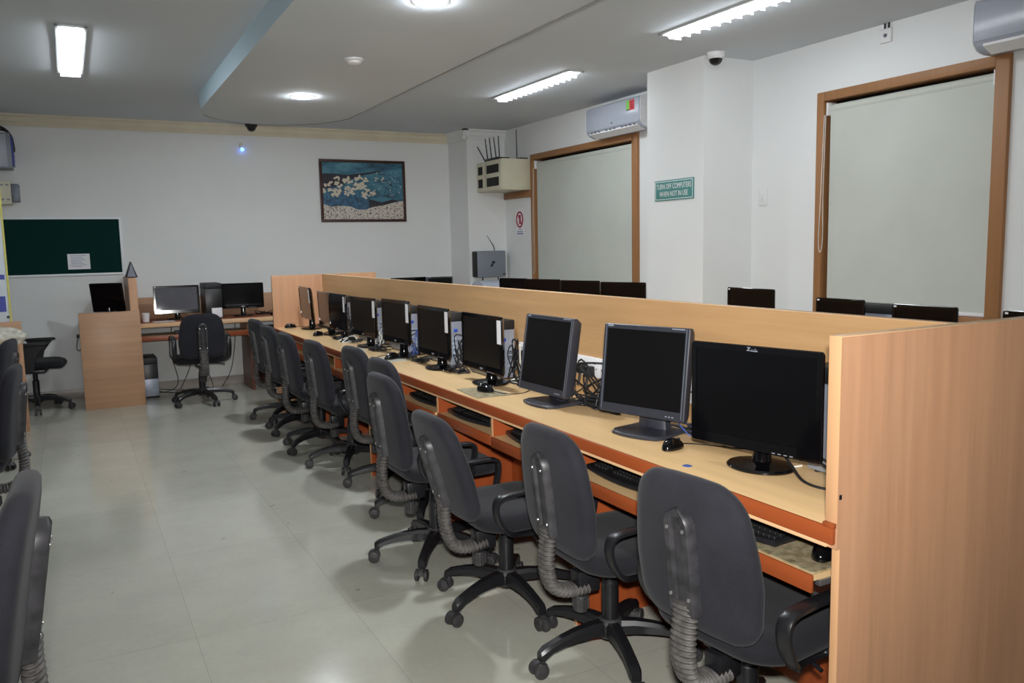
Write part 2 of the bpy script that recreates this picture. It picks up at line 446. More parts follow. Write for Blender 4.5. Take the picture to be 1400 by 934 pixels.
# ------------------------------------------------------------------ things on the walls
# framed flower photograph
px0, px1, pz0, pz1 = 2.642, 3.697, 1.81, 2.537
t = thing('framed_picture', 'framed photo of cream flowers and blue leaves on the back wall', 'picture', ((px0+px1)/2, YB, (pz0+pz1)/2))
f = MB(); fw = .032
f.box(px0, px1, YB-.025, YB-.001, pz1-fw, pz1, .004).box(px0, px1, YB-.025, YB-.001, pz0, pz0+fw, .004)
f.box(px0, px0+fw, YB-.025, YB-.001, pz0+fw, pz1-fw, .004).box(px1-fw, px1, YB-.025, YB-.001, pz0+fw, pz1-fw, .004)
f.build('frame', M['pic_frame'], t, True)
pr = MB(); a0, a1, b0, b1 = px0+fw, px1-fw, pz0+fw, pz1-fw; W_, H_ = a1-a0, b1-b0
def pp(u, v, d): return (a0+u*W_, YB-.010-d, b0+v*H_)
def poly(b, mi, pts, d):
    b.mi = mi; tb = bmesh.new(); tb.faces.new([tb.verts.new(pp(min(max(u,0),1), min(max(v,0),1), d)) for u, v in pts]); b._merge(tb)
poly(pr, 0, [(0,0),(1,0),(1,1),(0,1)], 0)
poly(pr, 1, [(0,.52),(0,.80),(.14,.80),(.3,.78),(.5,.82),(.66,.86),(.74,.85),(.66,.83),(.5,.78),(.35,.70),(.25,.60)], .0004)
poly(pr, 1, [(0,.22),(0,.30),(.25,.33),(.42,.38),(.56,.36),(.72,.30),(.86,.36),(.95,.33),(.86,.24),(.5,.15),(.4,.16)], .0006)
rd = random.Random(5)
for k in range(46):
    u = .02+rd.random()*.52; v = .20+.05*math.sin(u*9); h = .14+rd.random()*.24; wd = .012+rd.random()*.02; ln = rd.uniform(-.05, .05)
    poly(pr, 2, [(u-wd, v), (u+wd, v), (u+wd*.7+ln, v+h*.6), (u+ln*1.3, v+h), (u-wd*.7+ln, v+h*.6)], .0008+k*2e-6)
for k in range(90):
    u, v = .62+rd.random()*.36, .42+rd.random()*.42; q = .004+rd.random()*.006
    poly(pr, 4 if k % 3 == 0 else 1, [(u-q, v), (u, v-q*1.4), (u+q, v), (u, v+q*1.4)], .0009+k*1e-6)
e = [(0,0),(0,.27),(.1,.22),(.2,.24),(.32,.23),(.42,.17),(.52,.17),(.6,.22),(.75,.25),(.9,.31),(1,.33),(1,0)]
poly(pr, 3, e, .0010)
fl_c = [(.05,.60),(.10,.62),(.03,.50),(.09,.53),(.17,.63),(.21,.60),(.15,.50),(.21,.50),(.17,.43),(.12,.42),(.27,.68),(.31,.72),(.34,.66),(.30,.55),(.33,.50),(.29,.46),(.38,.52),(.36,.47),(.41,.62),(.43,.70),(.47,.74),(.40,.74),(.45,.60),(.49,.64),(.44,.55),(.50,.57),(.54,.52),(.53,.70),(.51,.40),(.51,.45),(.62,.48),(.59,.45),(.66,.72),(.74,.73),(.18,.72)]
for k, (u, v) in enumerate(fl_c):
    for q in range(5):
        a = rd.random()*PI; uu, vv = u+rd.uniform(-.024,.024), v+rd.uniform(-.03,.03); rx, ry = .021*rd.uniform(.7,1.1), .022*rd.uniform(.8,1.2)
        if u > .6: rx *= .7; ry *= .7
        poly(pr, 4, [(uu+rx*math.cos(x)*math.cos(a)-ry*.6*math.sin(x)*math.sin(a), vv+1.3*(rx*math.cos(x)*math.sin(a)+ry*.6*math.sin(x)*math.cos(a))) for x in [2*PI*i/9 for i in range(9)]], .0013+(5*k+q)*2e-6)
pr.build('print', [M['picblue'], M['picdark'], M['picleaf'], M['pebble'], M['petal']], t, smooth=0)
o = t.children[-1]; o.location = (-t.location.x, -t.location.y, -t.location.z)
# pin board
t = thing('notice_board', 'dark green notice board with silver trim on the back wall', 'notice board', (-.1, YB, 1.575))
x0, x1, z0, z1 = -.72, .518, 1.277, 1.874
MB().box(x0+.01, x1-.01, YB-.014, YB-.001, z0+.01, z1-.01).build('felt', M['green'], t, True)
b = MB()
for q in ((x0,x1,z1-.022,z1),(x0,x1,z0,z0+.022),(x0,x0+.022,z0+.022,z1-.022),(x1-.022,x1,z0+.022,z1-.022)): b.box(q[0],q[1],YB-.02,YB-.001,q[2],q[3],.003)
b.build('trim_frame', M['alu'], t, True)
t = thing('paper_notice', 'white printed sheet pinned on the green notice board', 'paper', (.1, YB-.014, 1.42))
MB().box(-.004, .20, YB-.0155, YB-.0145, 1.342, 1.50).build('sheet', M['paper'], t, True)
b = MB()
for k in range(8):
    z = 1.482-k*.016; b.box(.02+.004*(k%3), .17-.022*((k*5)%3), YB-.0162, YB-.0157, z-.002, z+.002)
b.build('print', M['blueprint'], t, True)
# small device with a blue light
t = thing('wall_sensor', 'small wall device with a glowing blue light under the cornice', 'sensor', (1.785, YB, 2.64))
MB().box(1.765, 1.80, YB-.03, YB-.001, 2.62, 2.68, .006).build('body', M['cream'], t, True)
MB().lathe([(.001,-.02),(.016,-.012),(.02,0),(.014,.016),(.001,.02)], 16, c=(1.787, YB-.035, 2.61)).build('light', M['led'], t, True)
# network boxes at the left
t = thing('network_cabinet', 'upper grey network box with dark blue side at the left edge', 'network box', (-.6, YB, 2.5))
MB().box(-.86, -.405, 9.40, YB-.001, 2.33, 2.67, .006).build('housing', M['greybox'], t, True)
MB().box(-.84, -.44, 9.385, 9.40, 2.345, 2.655, .004).build('door', M['ac'], t, True)
b = MB(); b.box(-.406, -.392, 9.43, YB-.03, 2.36, 2.64, .003)
for k in range(5): b.box(-.393, -.388, 9.44, YB-.05, 2.40+.045*k, 2.425+.045*k)
b.build('side_vent', M['bannerblue'], t, True)
MB().tube(smoothpath([(-.8,9.5,2.67),(-.62,9.46,2.74),(-.47,9.44,2.72),(-.40,9.47,2.64),(-.385,9.5,2.5)], 6), .012, 8).tube(smoothpath([(-.7,9.55,2.67),(-.55,9.5,2.71),(-.42,9.5,2.68),(-.39,9.55,2.55)], 6), .009, 8).build('cable', M['black'], t, True)
t = thing('switch_box', 'lower pale switch box with punched vents at the left edge', 'network box', (-.6, YB, 2.1))
MB().box(-.88, -.44, 9.44, YB-.001, 1.99, 2.215, .006).build('housing', M['cream'], t, True)
b = MB()
for r_ in range(2):
    for k in range(9): b.box(-.84+k*.045, -.815+k*.045, 9.436, 9.441, 2.03+.14*r_, 2.045+.14*r_)
b.build('vent', M['greybox'], t, True)
MB().box(-.44, -.372, 9.47, YB-.001, 2.02, 2.19, .004).build('side_unit', M['silver_dark'], t, True)
# wall cabinet with aerials on the right wall
t = thing('router_cabinet', 'cream wall cabinet with vented doors left of the far window', 'cabinet', (4.6, 8.75, 2.13))
X0, X1, Y0, Y1, Z0, Z1 = 4.42, XR-.002, 8.43, 9.07, 2.13, 2.48
MB().box(X0, X1, Y0, Y1, Z0, Z1, .004).build('carcass', M['cream'], t, True)
for (a, c) in ((Y0+.003, Y0+.43), (Y0+.436, Y1-.003)):
    d = MB().box(X0-.02, X0-.001, a, c, Z0+.004, Z1-.004, .003).build('door', M['cream'], t, True)
    g = MB(); m = .06 if c-a > .3 else .045
    for (za, zb) in ((Z0+.20, Z0+.295), (Z0+.05, Z0+.15)):
        g.box(X0-.0225, X0-.019, a+m, c-m, za, zb)
        for k in range(6): y = a+m+(c-a-2*m)*(k+.5)/6; g.box(X0-.026, X0-.022, y-.004, y+.004, za, zb)
    g.build('vent_grille', M['black_soft'], d, True)
MB().box(4.765, XR-.001, 8.43, 9.08, 2.05, 2.125, .003).build('batten', M['frame_wood'], t, True)
t = thing('wireless_router', 'black router with five thin aerials on top of the cream cabinet', 'router', (4.52, 8.75, 2.48))
MB().box(4.44, 4.62, 8.62, 8.92, 2.482, 2.515, .008).build('body', M['black'], t, True)
for (y, x, dx, dy) in ((8.93,4.45,-.02,.22),(8.86,4.45,0,.06),(8.76,4.45,0,.05),(8.66,4.46,0,.06),(8.60,4.47,.0,.02)):
    MB().tube([(x, y, 2.49), (x+dx, y+dy, 2.73+.02*(dy<.1))], [.008, .006], 8).build('antenna', M['charcoal'], t, True)
t = thing('whip_aerial', 'single thin aerial rising from the cabinet top at the right wall', 'antenna', (4.72, 8.6, 2.48))
MB().box(4.66, 4.77, 8.46, 8.66, 2.481, 2.497, .004).build('base_pad', M['charcoal'], t, True)
MB().tube([(4.70, 8.60, 2.49), (4.70, 8.61, 2.83)], [.007, .005], 8).build('rod', M['charcoal'], t, True)
# grey wall unit
t = thing('wall_power_unit', 'grey metal power unit with black side vents on the corner pier', 'power unit', (4.5, 9.0, 1.11))
MB().box(4.325, 4.71, 8.95, 9.099, 1.115, 1.435, .012).build('housing', M['greybox'], t, True)
b = MB()
for k in range(7): b.box(4.312, 4.327, 8.965, 9.07, 1.13+.042*k, 1.158+.042*k, .003)
b.box(4.316, 4.326, 8.96, 9.08, 1.125, 1.425).build('side_vent', M['black_soft'], t, True)
b = MB(); mk = [(-.03,-.035),(-.005,-.03),(.012,.008),(.03,.012),(.03,.035),(-.012,.035),(-.014,0),(-.03,-.01)]
b.prism(mk, .002, mat=Matrix.Translation((4.53, 8.9495, 1.275)) @ Matrix.Rotation(PI/2, 4, 'X'))
b.box(4.66, 4.70, 8.947, 8.951, 1.145, 1.158); b.build('emblem', M['black_soft'], t, True)
MB().tube([(4.60,9.03,1.43),(4.585,9.03,1.49),(4.50,9.03,1.62)], [.006,.007,.003], 8).build('antenna', M['charcoal'], t, True)
MB().tube(smoothpath([(4.43,9.03,1.12),(4.44,9.04,1.04),(4.50,9.05,.95),(4.52,9.05,.85)],6), .009, 8).tube(smoothpath([(4.64,9.03,1.12),(4.645,9.05,1.0),(4.64,9.06,.85)],6), .007, 8).build('cable', M['charcoal'], t, True)
# no mobile phones sign
t = thing('prohibition_sign', 'white sign with a red crossed circle beside the far window', 'sign', (XR, 8.73, 1.78))
MB().box(XR-.003, XR-.0005, 8.64, 8.835, 1.61, 1.925).build('sheet', M['paper'], t, True)
b = MB(); cx, cz = 8.735, 1.80
ring = [(XR-.0045, cx+.075*math.cos(a), cz+.088*math.sin(a)) for a in [2*PI*k/28 for k in range(28)]]
b.tube(ring, .0105, 6, True, sx=1, sy=1)
b.strap([(XR-.0045, cx+.05, cz+.062), (XR-.0045, cx-.05, cz-.062)], .016, .002, wdir=(0,.62,-.78))
b.build('red_circle', M['red'], t, True)
MB().box(XR-.004, XR-.0032, cx-.022, cx+.022, cz-.055, cz+.055, .0003).build('phone_symbol', M['red'], t, True)
b = MB()
for k, (h, q) in enumerate(((.03,.004),(.072,.005),(.075,.009))): b.box(XR-.004, XR-.0032, cx-h, cx+h, 1.685-.026*k-q, 1.685-.026*k+q)
b.build('text_line', M['blueprint'], t, True)
# teal sign
t = thing('wall_sign', 'teal sign asking to turn off computers, on the column', 'sign', (4.305, 5.27, 1.91))
MB().box(4.297, 4.3045, 5.03, 5.51, 1.83, 1.993, .002).build('plate', M['sign_green'], t, True)
b = MB()
for q in ((5.04,5.50,1.979,1.984),(5.04,5.50,1.839,1.844),(5.04,5.045,1.844,1.979),(5.495,5.50,1.844,1.979)): b.box(4.2955,4.2975,*q)
b.build('border', M['white'], t, True)
for s_, z in (('TURN OFF COMPUTERS', 1.940), ('WHEN NOT IN USE', 1.880)):
    text_mesh('lettering', s_, .054, M['white'], t, (4.2955-4.305, 0, z-1.91), (PI/2, 0, -PI/2), bold=0).scale = (.74, 1.1, 1)
# switch and socket plates
t = thing('switch_plate', 'small white switch plate on the right wall beside the column', 'switch', (XR, 4.80, 1.82))
MB().box(XR-.012, XR-.0005, 4.755, 4.845, 1.765, 1.885, .004).build('plate', M['wall'], t, True)
MB().box(XR-.018, XR-.011, 4.785, 4.815, 1.805, 1.845, .003).build('rocker', M['white'], t, True)
t = thing('socket_plate', 'small white socket high on the right wall under the ceiling', 'socket', (XR, 3.73, 2.8))
MB().box(XR-.02, XR-.0005, 3.69, 3.775, 2.755, 2.845, .006).build('plate', M['white'], t, True)
MB().tube([(XR-.028, 3.73, 2.80), (XR-.018, 3.73, 2.80)], .012, 12).build('plug_hole', M['silver_dark'], t, True)
MB().tube([(XR-.01, 3.715, 2.84), (XR-.008, 3.715, 2.88)], .006, 8).tube([(XR-.01, 3.745, 2.84), (XR-.008, 3.745, 2.88)], .006, 8).build('cable', M['black'], t, True)
# air conditioners
def aircon(label, y0, y1, zb, sticker, openvane):
    t = thing('air_conditioner', label, 'air conditioner', (XR, (y0+y1)/2, zb), group='wall air conditioners')
    prof = [(0,.0),(0,.27),(.05,.285),(.17,.285),(.2,.275),(.212,.25),(.214,.07),(.205,.045),(.17,.012),(.11,-.004),(.03,-.004)]
    b = MB(); b.loft([[(XR-.001-d, y, zb+z) for d, z in prof] for y in (y0+.004, y1-.004)])
    b.build('body', M['ac'], t, True)
    b = MB(); b.box(XR-.2165, XR-.212, y0+.03, y1-.012, zb+.055, zb+.262, .002); b.build('front_panel', M['ac'], t, True)
    for y in ((y0, y0+.006), (y1-.006, y1)):
        q = [(d*1.02, z*1.01) for d, z in prof]; MB().loft([[(XR-.001-d, yy, zb+z) for d, z in q] for yy in y]).build('end_cap', M['white'], t, True)
    b = MB(); b.loft([[(XR-.001-d, y, zb+z) for d, z in [(.207,.038),(.20,.030),(.12,-.010),(.125,-.014),(.205,.024)]] for y in (y0+.06, y1-.06)])
    b.build('vane', M['white'], t, True)
    if openvane:
        b = MB(); n = 12
        for k in range(n):
            y = y0+.1+(y1-y0-.2)*k/(n-1)
            if k in (4, 8): continue
            b.loft([[(XR-.001-d, yy, zb+z) for d, z in [(.214,.046),(.21,.034),(.165,.006),(.160,.012)]] for yy in (y-.018, y+.018)])
        b.build('louvre', M['silver_dark'], t, True)
        MB().box(XR-.219, XR-.2155, (y0+y1)/2-.01, (y0+y1)/2+.01, zb+.085, zb+.098, .001).build('indicator', M['charcoal'], t, True)
    if sticker:
        ya = y0+.09; s_ = MB(); s_.box(XR-.2185, XR-.2162, ya, ya+.075, zb+.165, zb+.255)
        s_.mi = 1; s_.box(XR-.2185, XR-.2162, ya+.075, ya+.12, zb+.175, zb+.255)
        s_.mi = 2; s_.box(XR-.2185, XR-.2162, ya+.075, ya+.12, zb+.165, zb+.175)
        for k in range(3): s_.box(XR-.2192, XR-.2185, ya+.02+.004*k, ya+.05, zb+.185+.02*k, zb+.194+.02*k)
        s_.build('energy_sticker', [M['red_s'], M['green_s'], M['black_soft'], ], t, True)
    return t
aircon('far white air conditioner with an energy sticker, beside the column', 6.08, 6.97, 2.525, True, True)
aircon('near white air conditioner cut off by the top right corner', 2.12, 3.01, 2.525, False, False)
# banner
t = thing('standing_banner', 'tall white printed board with a yellow edge at the left edge', 'banner', (-.75, 8.1, .95))
MB().box(-1.05, -.462, 8.092, 8.108, .945, 2.06, .002).build('panel', M['banner'], t, True)
MB().box(-.466, -.452, 8.088, 8.112, .945, 2.07, .002).box(-1.05, -.452, 8.088, 8.112, 2.055, 2.07, .002).build('edging', M['yellow'], t, True)
b = MB(); b.box(-.72, -.485, 8.0895, 8.0925, 1.03, 1.16); b.box(-.72, -.478, 8.0895, 8.0925, 1.3, 1.34); b.build('print', M['bannerblue'], t, True)
b = MB(); b.lathe([(.001,0),(.012,0),(.012,.004),(.001,.005)], 14, mat=Matrix.Translation((-.477, 8.091, .985)) @ Matrix.Rotation(PI/2, 4, 'X')); b.build('eyelet', M['charcoal'], t, True)
# side table with low back panel, plastic bag
t = thing('side_desk', 'low wooden desk with a raised back panel at the left edge', 'desk', (-.8, 7.8, 0))
MB().box(-1.4, -.415, 7.55, 8.06, .755, .785, .003).build('worktop', M['worktop'], t, True)
MB().box(-1.4, -.39, 8.06, 8.10, 0, .945, .003).build('back_panel', M['beech_x'], t, True)
MB().box(-.44, -.415, 7.60, 8.06, 0, .755, .002).build('side_panel', M['beech_v'], t, True)
MB().box(-1.4, -1.375, 7.56, 8.06, 0, .755, .002).build('side_panel', M['beech_v'], t, True)
b = MB(); tb = bmesh.new(); bmesh.ops.create_icosphere(tb, subdivisions=4, radius=1)
rr = random.Random(3); fz = [(Vector((rr.uniform(-1,1),rr.uniform(-1,1),rr.uniform(-1,1)))*5, rr.uniform(0,6)) for _ in range(9)]
for v in tb.verts:
    d = 1+sum(.07*abs(math.sin(v.co.dot(f_)+p_)) for f_, p_ in fz)-.25; v.co = Vector((v.co.x*.17*d, v.co.y*.14*d, max(v.co.z*.075*d, -.055)))
b._merge(tb, Matrix.Translation((-.55, 7.78, .8405)))
o = b.build('plastic_bag', M['clearbag']); tag(o, 'crumpled pale plastic bag lying on the low desk at the left edge', 'bag')
# ------------------------------------------------------------------ office chairs
def cushion(outline, layers, warp):
    """outline (u,v) list; layers [(scale, offset)]; warp(u,v,w) -> point"""
    n = len(outline); cu = sum(p[0] for p in outline)/n; cv = sum(p[1] for p in outline)/n
    t = bmesh.new(); rings = []
    for s_, off in layers:
        rings.append([t.verts.new(warp(cu+(u-cu)*s_, cv+(v-cv)*s_, off)) for u, v in outline])
    for a, b in zip(rings, rings[1:]):
        for i in range(n):
            j = (i+1) % n; t.faces.new((a[i], a[j], b[j], b[i]))
    for ring in (rings[0], rings[-1]):
        c = t.verts.new(sum((v.co for v in ring), Vector())/n)
        for i in range(n): t.faces.new((ring[i], ring[(i+1) % n], c))
    bmesh.ops.recalc_face_normals(t, faces=t.faces[:])
    return t
ARM_A = [72*k+18 for k in range(5)]
def make_chair(name, label, cat, arms=True):
    t = thing(name, label, cat)
    # seat
    so = rrect(.47, .47, .12, 7)
    def wseat(u, v, w_):
        z = .445+w_; x = u+.035
        if u > .12: z -= (u-.12)**2*1.6
        z += .10*v*v*(1 if w_ > 0 else .3) + (.35*max(0, -u-.14)**2)
        return (x, v, z)
    lay = [(.55,-.034),(.86,-.032),(.95,-.026),(.985,-.012),(1,.004),(.985,.018),(.95,.028),(.88,.035),(.72,.039),(.5,.040),(.25,.039)]
    b = MB(); b._merge(cushion(so, lay, wseat)); b.build('seat', M['fabric_seat'], t, smooth=60)
    # backrest: rounded shield, wider below the middle, flat-topped
    H = .437; side = []; rt_, rb_ = .085, .085
    wid = lambda z: .172+.046*math.sin(min(1, (H-z)/.30)*PI/2)
    for k in range(9):
        a_ = PI/2*k/8; z = rb_*(1-math.cos(a_)); side.append((wid(z)-.008-rb_+rb_*math.sin(a_), z))
    for k in range(1, 12): z = rb_+(H-rt_-rb_)*k/12; side.append((wid(z)-.008*max(0, 1-(z-rb_)/.08), z))
    for k in range(9):
        a_ = PI/2*k/8; z = H-rt_+rt_*math.sin(a_); side.append((wid(z)-rt_+rt_*math.cos(a_), z))
    side = [(side[0][0]*.5, 0)]+side+[(side[-1][0]*.5, H+.003)]
    pts = [(w_, z) for w_, z in side]+[(-w_, z) for w_, z in reversed(side)]
    def wback(u, v, w_):
        return (-.222+w_+.40*u*u-.11*(v-.05)+.25*max(0, .10-v)**2, u, .468+v)
    lay = [(.4,-.022),(.8,-.022),(.93,-.019),(.98,-.010),(1,.004),(.985,.020),(.94,.031),(.85,.039),(.6,.043),(.3,.044)]
    b = MB(); b._merge(cushion(pts, lay, wback)); b.build('backrest', M['fabric'], t, smooth=60)
    # rear plate with raised channel
    def xb(z): return -.222-.11*(z-.455-.05)-.024
    b = MB(); zs = [.525+.295*k/16 for k in range(17)]
    def ring(z, w_, d0, d1):
        x = xb(z); c = .010
        return [(x-d0, -w_, z), (x-d1*.75, -w_+c*.4, z), (x-d1, -w_+c, z), (x-d1, -w_*.45, z), (x-d1*(.55 if z < .785 else .98), -w_*.32, z), (x-d1*(.55 if z < .785 else .98), w_*.32, z), (x-d1, w_*.45, z), (x-d1, w_-c, z), (x-d1*.75, w_-c*.4, z), (x-d0, w_, z)]
    rings = []
    for z in zs:
        w_ = .050
        if z > .77: w_ = max(.014, .050*math.sqrt(max(.02, 1-((z-.77)/.052)**2)))
        rings.append(ring(z, w_, -.006, .022 if z < .81 else .016))
    b.loft(rings)
    b.build('back_plate', M['dust'], t, smooth=40)
    for (y, z) in ((.032,.575),(-.032,.575),(.028,.765),(-.028,.765)):
        MB().lathe([(.001,.003),(.005,.002),(.006,0)], 10, mat=Matrix.Translation((xb(z)-.023, y, z)) @ Matrix.Rotation(-PI/2, 4, 'Y')).build('screw', M['steel'], t)
    # bellows J
    P = smoothpath([(xb(.56)-.004,0,.56),(xb(.54)-.006,0,.52),(-.262,0,.46),(-.260,0,.39),(-.236,0,.335),(-.18,0,.312),(-.11,0,.312)], 14)
    d = [0]
    for a, c in zip(P, P[1:]): d.append(d[-1]+(c-a).length)
    N = 185; path = []; rad = []
    for k in range(N):
        s_ = d[-1]*k/(N-1); i = max(j for j in range(len(d)) if d[j] <= s_+1e-9); i = min(i, len(P)-2)
        f = (s_-d[i])/max(1e-9, d[i+1]-d[i]); path.append(P[i].lerp(P[i+1], min(1, f)))
        rad.append(.0395+.0055*math.cos(2*PI*23*k/(N-1)))
    b = MB(); b.tube(path, rad, 14, sx=1.0, sy=.56, up=(1,0,.001)); 
    b.build('bellows', M['bellow'], t, smooth=80)
    # tilt mechanism
    b = MB(); b.box(-.13, .14, -.055, .055, .372, .415, .008); b.box(-.15,-.06,-.03,.03,.295,.376,.006); b.build('tilt_housing', M['black'], t)
    b = MB(); b.lathe([(.001,-.03),(.024,-.03),(.026,-.02),(.026,.018),(.02,.026),(.001,.028)], 14, c=(-.125,0,.255)); 
    for k in range(8):
        a = 2*PI*k/8; b.box(-.003,.003,-.004,.004,-.02,.02, mat=Matrix.Translation((-.125+.027*math.cos(a), .027*math.sin(a), .255)) @ Matrix.Rotation(a,4,'Z'))
    b.build('tension_knob', M['caster'], t)
    b = MB(); b.tube(smoothpath([(.03,-.05,.39),(.03,-.16,.385),(.02,-.23,.37)],5), .006, 8); b.build('height_lever', M['black'], t)
    # gas column
    b = MB(); b.lathe([(.030,.085),(.031,.09),(.031,.285),(.027,.29),(.027,.305),(.025,.31),(.025,.328),(.022,.332),(.022,.350),(.018,.354),(.018,.38)], 22)
    b.build('gas_column', M['black'], t)
    b = MB(); b.lathe([(.001,.075),(.04,.078),(.05,.095),(.052,.12),(.046,.14),(.034,.150),(.001,.150)], 24); b.build('base_hub', M['caster'], t)
    # five arms, five castors
    for a in ARM_A:
        b = MB(); rings = []
        for r_, zc, h, w_ in ((.035,.118,.050,.058),(.09,.121,.046,.050),(.15,.118,.040,.045),(.205,.110,.034,.042),(.255,.097,.030,.042),(.282,.085,.036,.042),(.298,.076,.030,.034)):
            q = .25; hh, ww = h/2, w_/2
            sec = [(-ww,-hh),(ww,-hh),(ww,hh*.35),(ww*.62,hh),(-ww*.62,hh),(-ww,hh*.35)]
            rings.append([(r_, y, zc+z) for y, z in sec])
        b.loft(rings); l = b.build('leg', M['black'], t, smooth=30); l.rotation_euler = (0,0,R(a))
        c = MB(); c.tube([(.285,0,.075),(.285,0,.04)], .010, 10)
        c.loft([[(.30+.030*math.cos(q), y, .030+.030*math.sin(q)) for q in [R(x) for x in range(10, 181, 17)]]+[(.30+.023*math.cos(q), y, .030+.023*math.sin(q)) for q in [R(x) for x in range(180, 9, -17)]] for y in (-.011, .011)])
        h = c.build('castor', M['caster'], t, smooth=40); h.rotation_euler = (0,0,R(a))
        w2 = MB()
        for sy in (-1, 1):
            prof = [(.001,-.008),(.020,-.009),(.027,-.006),(.028,0),(.027,.006),(.020,.009),(.006,.009),(.001,.011)]
            w2.lathe(prof, 20, mat=Matrix.Translation((.302, sy*.021, .0285)) @ Matrix.Rotation(-sy*PI/2, 4, 'X'))
        w2.build('wheel', M['caster'], h)
    if arms:
        for sy in (-1, 1):
            pth = [(.10,.395),(.02,.400),(-.06,.430),(-.105,.490),(-.115,.545),(-.095,.577),(-.03,.586),(.08,.587),(.140,.581),(.155,.555),(.148,.50),(.140,.45),(.125,.405)]
            P3_ = [(x-.055, sy*(.252 if z > .435 else .19+.062*max(0, z-.395)/.04), z) for x, z in pth]
            b = MB(); b.strap(smoothpath(P3_, 4, True), .042, .017, (0,1,0), True)
            b.build('armrest', M['black'], t, smooth=50)
    return t
CH = 'black swivel chairs along the long bench'
BASE = make_chair('office_chair', 'black swivel chair nearest the end panel, largest of its row', 'chair')
ROWC = [ # x, y, facing, spin of the star base, lean, drop
 (1.645, 1.68, 6, 20, 0, .014), (1.645, 2.37, -1, 18, 0, .022), (1.535, 2.97, 0, 36, 9, .035), (1.48, 3.60, 0, 0, 0, -.018), (1.70, 4.25, 2, 6, 0, 0),
 (1.74, 4.88, 4, -1, 0, 0), (1.66, 5.52, 4, 10, 0, .015), (1.61, 6.12, 2, -26, 0, .01), (1.63, 6.82, 4, 50, 0, .01), (1.64, 7.38, 6, 0, 0, 0)]
ORD = ['', 'second black swivel chair from the end panel, its ridged hose in full view', 'third black swivel chair from the end panel, turned towards the aisle',
 'fourth black swivel chair from the end panel, dusty plate on its upright back', 'fifth black swivel chair from the end panel, mostly hidden behind the fourth',
 'sixth black swivel chair from the end panel at the long bench', 'seventh black swivel chair from the end panel at the long bench', 'eighth black swivel chair from the end panel at the long bench',
 'ninth black swivel chair from the end panel, last but one', 'tenth black swivel chair at the far end of the long bench']
bpy.context.view_layer.update()
idx = index_children()
chairs = []
for i, (x, y, a, s_, lean, drop) in enumerate(ROWC):
    o = BASE if i == 0 else dup(BASE, (x, y, 0), 0, ORD[i], CH, idx)
    if i == 0: o['group'] = CH
    chairs.append((o, x, y, a, s_, lean, drop))
for lab, x, y, a, s_, lean, drop in (('black swivel chair at the back bench with its back to the photographer', 1.086, 8.60, 90, 52, 0, 0),
        ('black swivel chair cut off by the lower left corner, seen side on', -.395, 1.97, 178, 20, 3, -.135),
        ('black swivel chair at the left edge with a grey ridged hose', -.52, 4.60, 176, 0, 0, -.07),
        ('dark swivel chair behind the others at the left edge, before the low desk', -.66, 6.88, 170, 5, 0, 0)):
    o = dup(BASE, (x, y, 0), 0, lab, 'black swivel chairs away from the long bench', idx); chairs.append((o, x, y, a, s_, lean, drop))
bpy.context.view_layer.update()
cidx = index_children()
for o, x, y, a, s_, lean, drop in chairs:
    o.location = (x, y, 0); o.rotation_euler = (0,0,R(a)); nl = nc = 0
    for c in cidx.get(o.name, []):
        k = c.name.split('.')[0]
        if k == 'leg': c.rotation_euler = (0,0,R(ARM_A[nl]+s_-a)); nl += 1
        if k == 'gas_column' and drop < -.05: c.scale = (1, 1, (.38-drop)/.38)
        if k == 'armrest' and abs(a) > 60: c.scale = (1, 1, 1.38); c.location.z = -.135-drop
        elif k == 'leg': pass
        elif k not in ('castor', 'base_hub', 'gas_column') and (lean or drop):
            c.location.z = -drop
            if k in ('backrest', 'back_plate', 'screw', 'bellows'):
                pv = Vector((-.17, 0, .36)); rm = Matrix.Rotation(-R(lean), 3, 'Y')
                c.rotation_euler = (0, -R(lean), 0); c.location = pv-rm @ pv+Vector((0, 0, -drop))
        elif k == 'castor': c.rotation_euler = (0,0,R(ARM_A[nc]+s_-a)); nc += 1
# mesh backed chair at the far left
t = thing('mesh_chair', 'dark mesh backed chair with flat armrests by the back wall at far left', 'chair', (-.36, 9.12, 0), R(-6))
b = MB(); b._merge(cushion(rrect(.50,.48,.12,6), [(.5,-.03),(.9,-.03),(.98,-.012),(1,.01),(.96,.03),(.85,.038),(.4,.04)], lambda u,v,w_: (u+.02, v, .455+w_-max(0,u-.14)**2*1.5)))
b.build('seat', M['fabric_seat'], t, smooth=60)
b = MB(); pts = rrect(.42, .52, .10, 6)
b._merge(cushion(pts, [(.5,-.008),(.96,-.008),(1,0),(.96,.008),(.5,.008)], lambda u,v,w_: (-.25+w_+.5*u*u-.12*v, u, .78+v)))
b.build('mesh_back', M['mesh_back'], t, smooth=60)
b = MB(); fp = [(-.25+.5*u*u-.12*v, u, .78+v) for u, v in pts]; b.tube(fp, .012, 8, True); b.build('back_frame', M['black'], t, smooth=60)
b = MB(); b.strap(smoothpath([(-.27,0,.6),(-.29,0,.50),(-.22,0,.40),(-.05,0,.395)],6), .07, .02); b.build('back_bracket', M['black'], t)
for sy in (-1, 1):
    b = MB(); b._merge(cushion(rrect(.27,.085,.04,5), [(.9,-.012),(1,-.004),(1,.006),(.9,.014)], lambda u,v,w_: (u+.03, v+sy*.27, .665+w_)))
    b.build('arm_pad', M['black_soft'], t, smooth=60)
    b = MB(); b.loft([[(x0_, sy*.27-.012, z), (x1_, sy*.27-.012, z), (x1_, sy*.27+.012, z), (x0_, sy*.27+.012, z)] for x0_, x1_, z in ((-.04,.03,.41),(-.05,.04,.47),(-.06,.06,.55),(-.08,.11,.62),(-.09,.14,.655))])
    b.build('arm_support', M['black'], t, smooth=60)
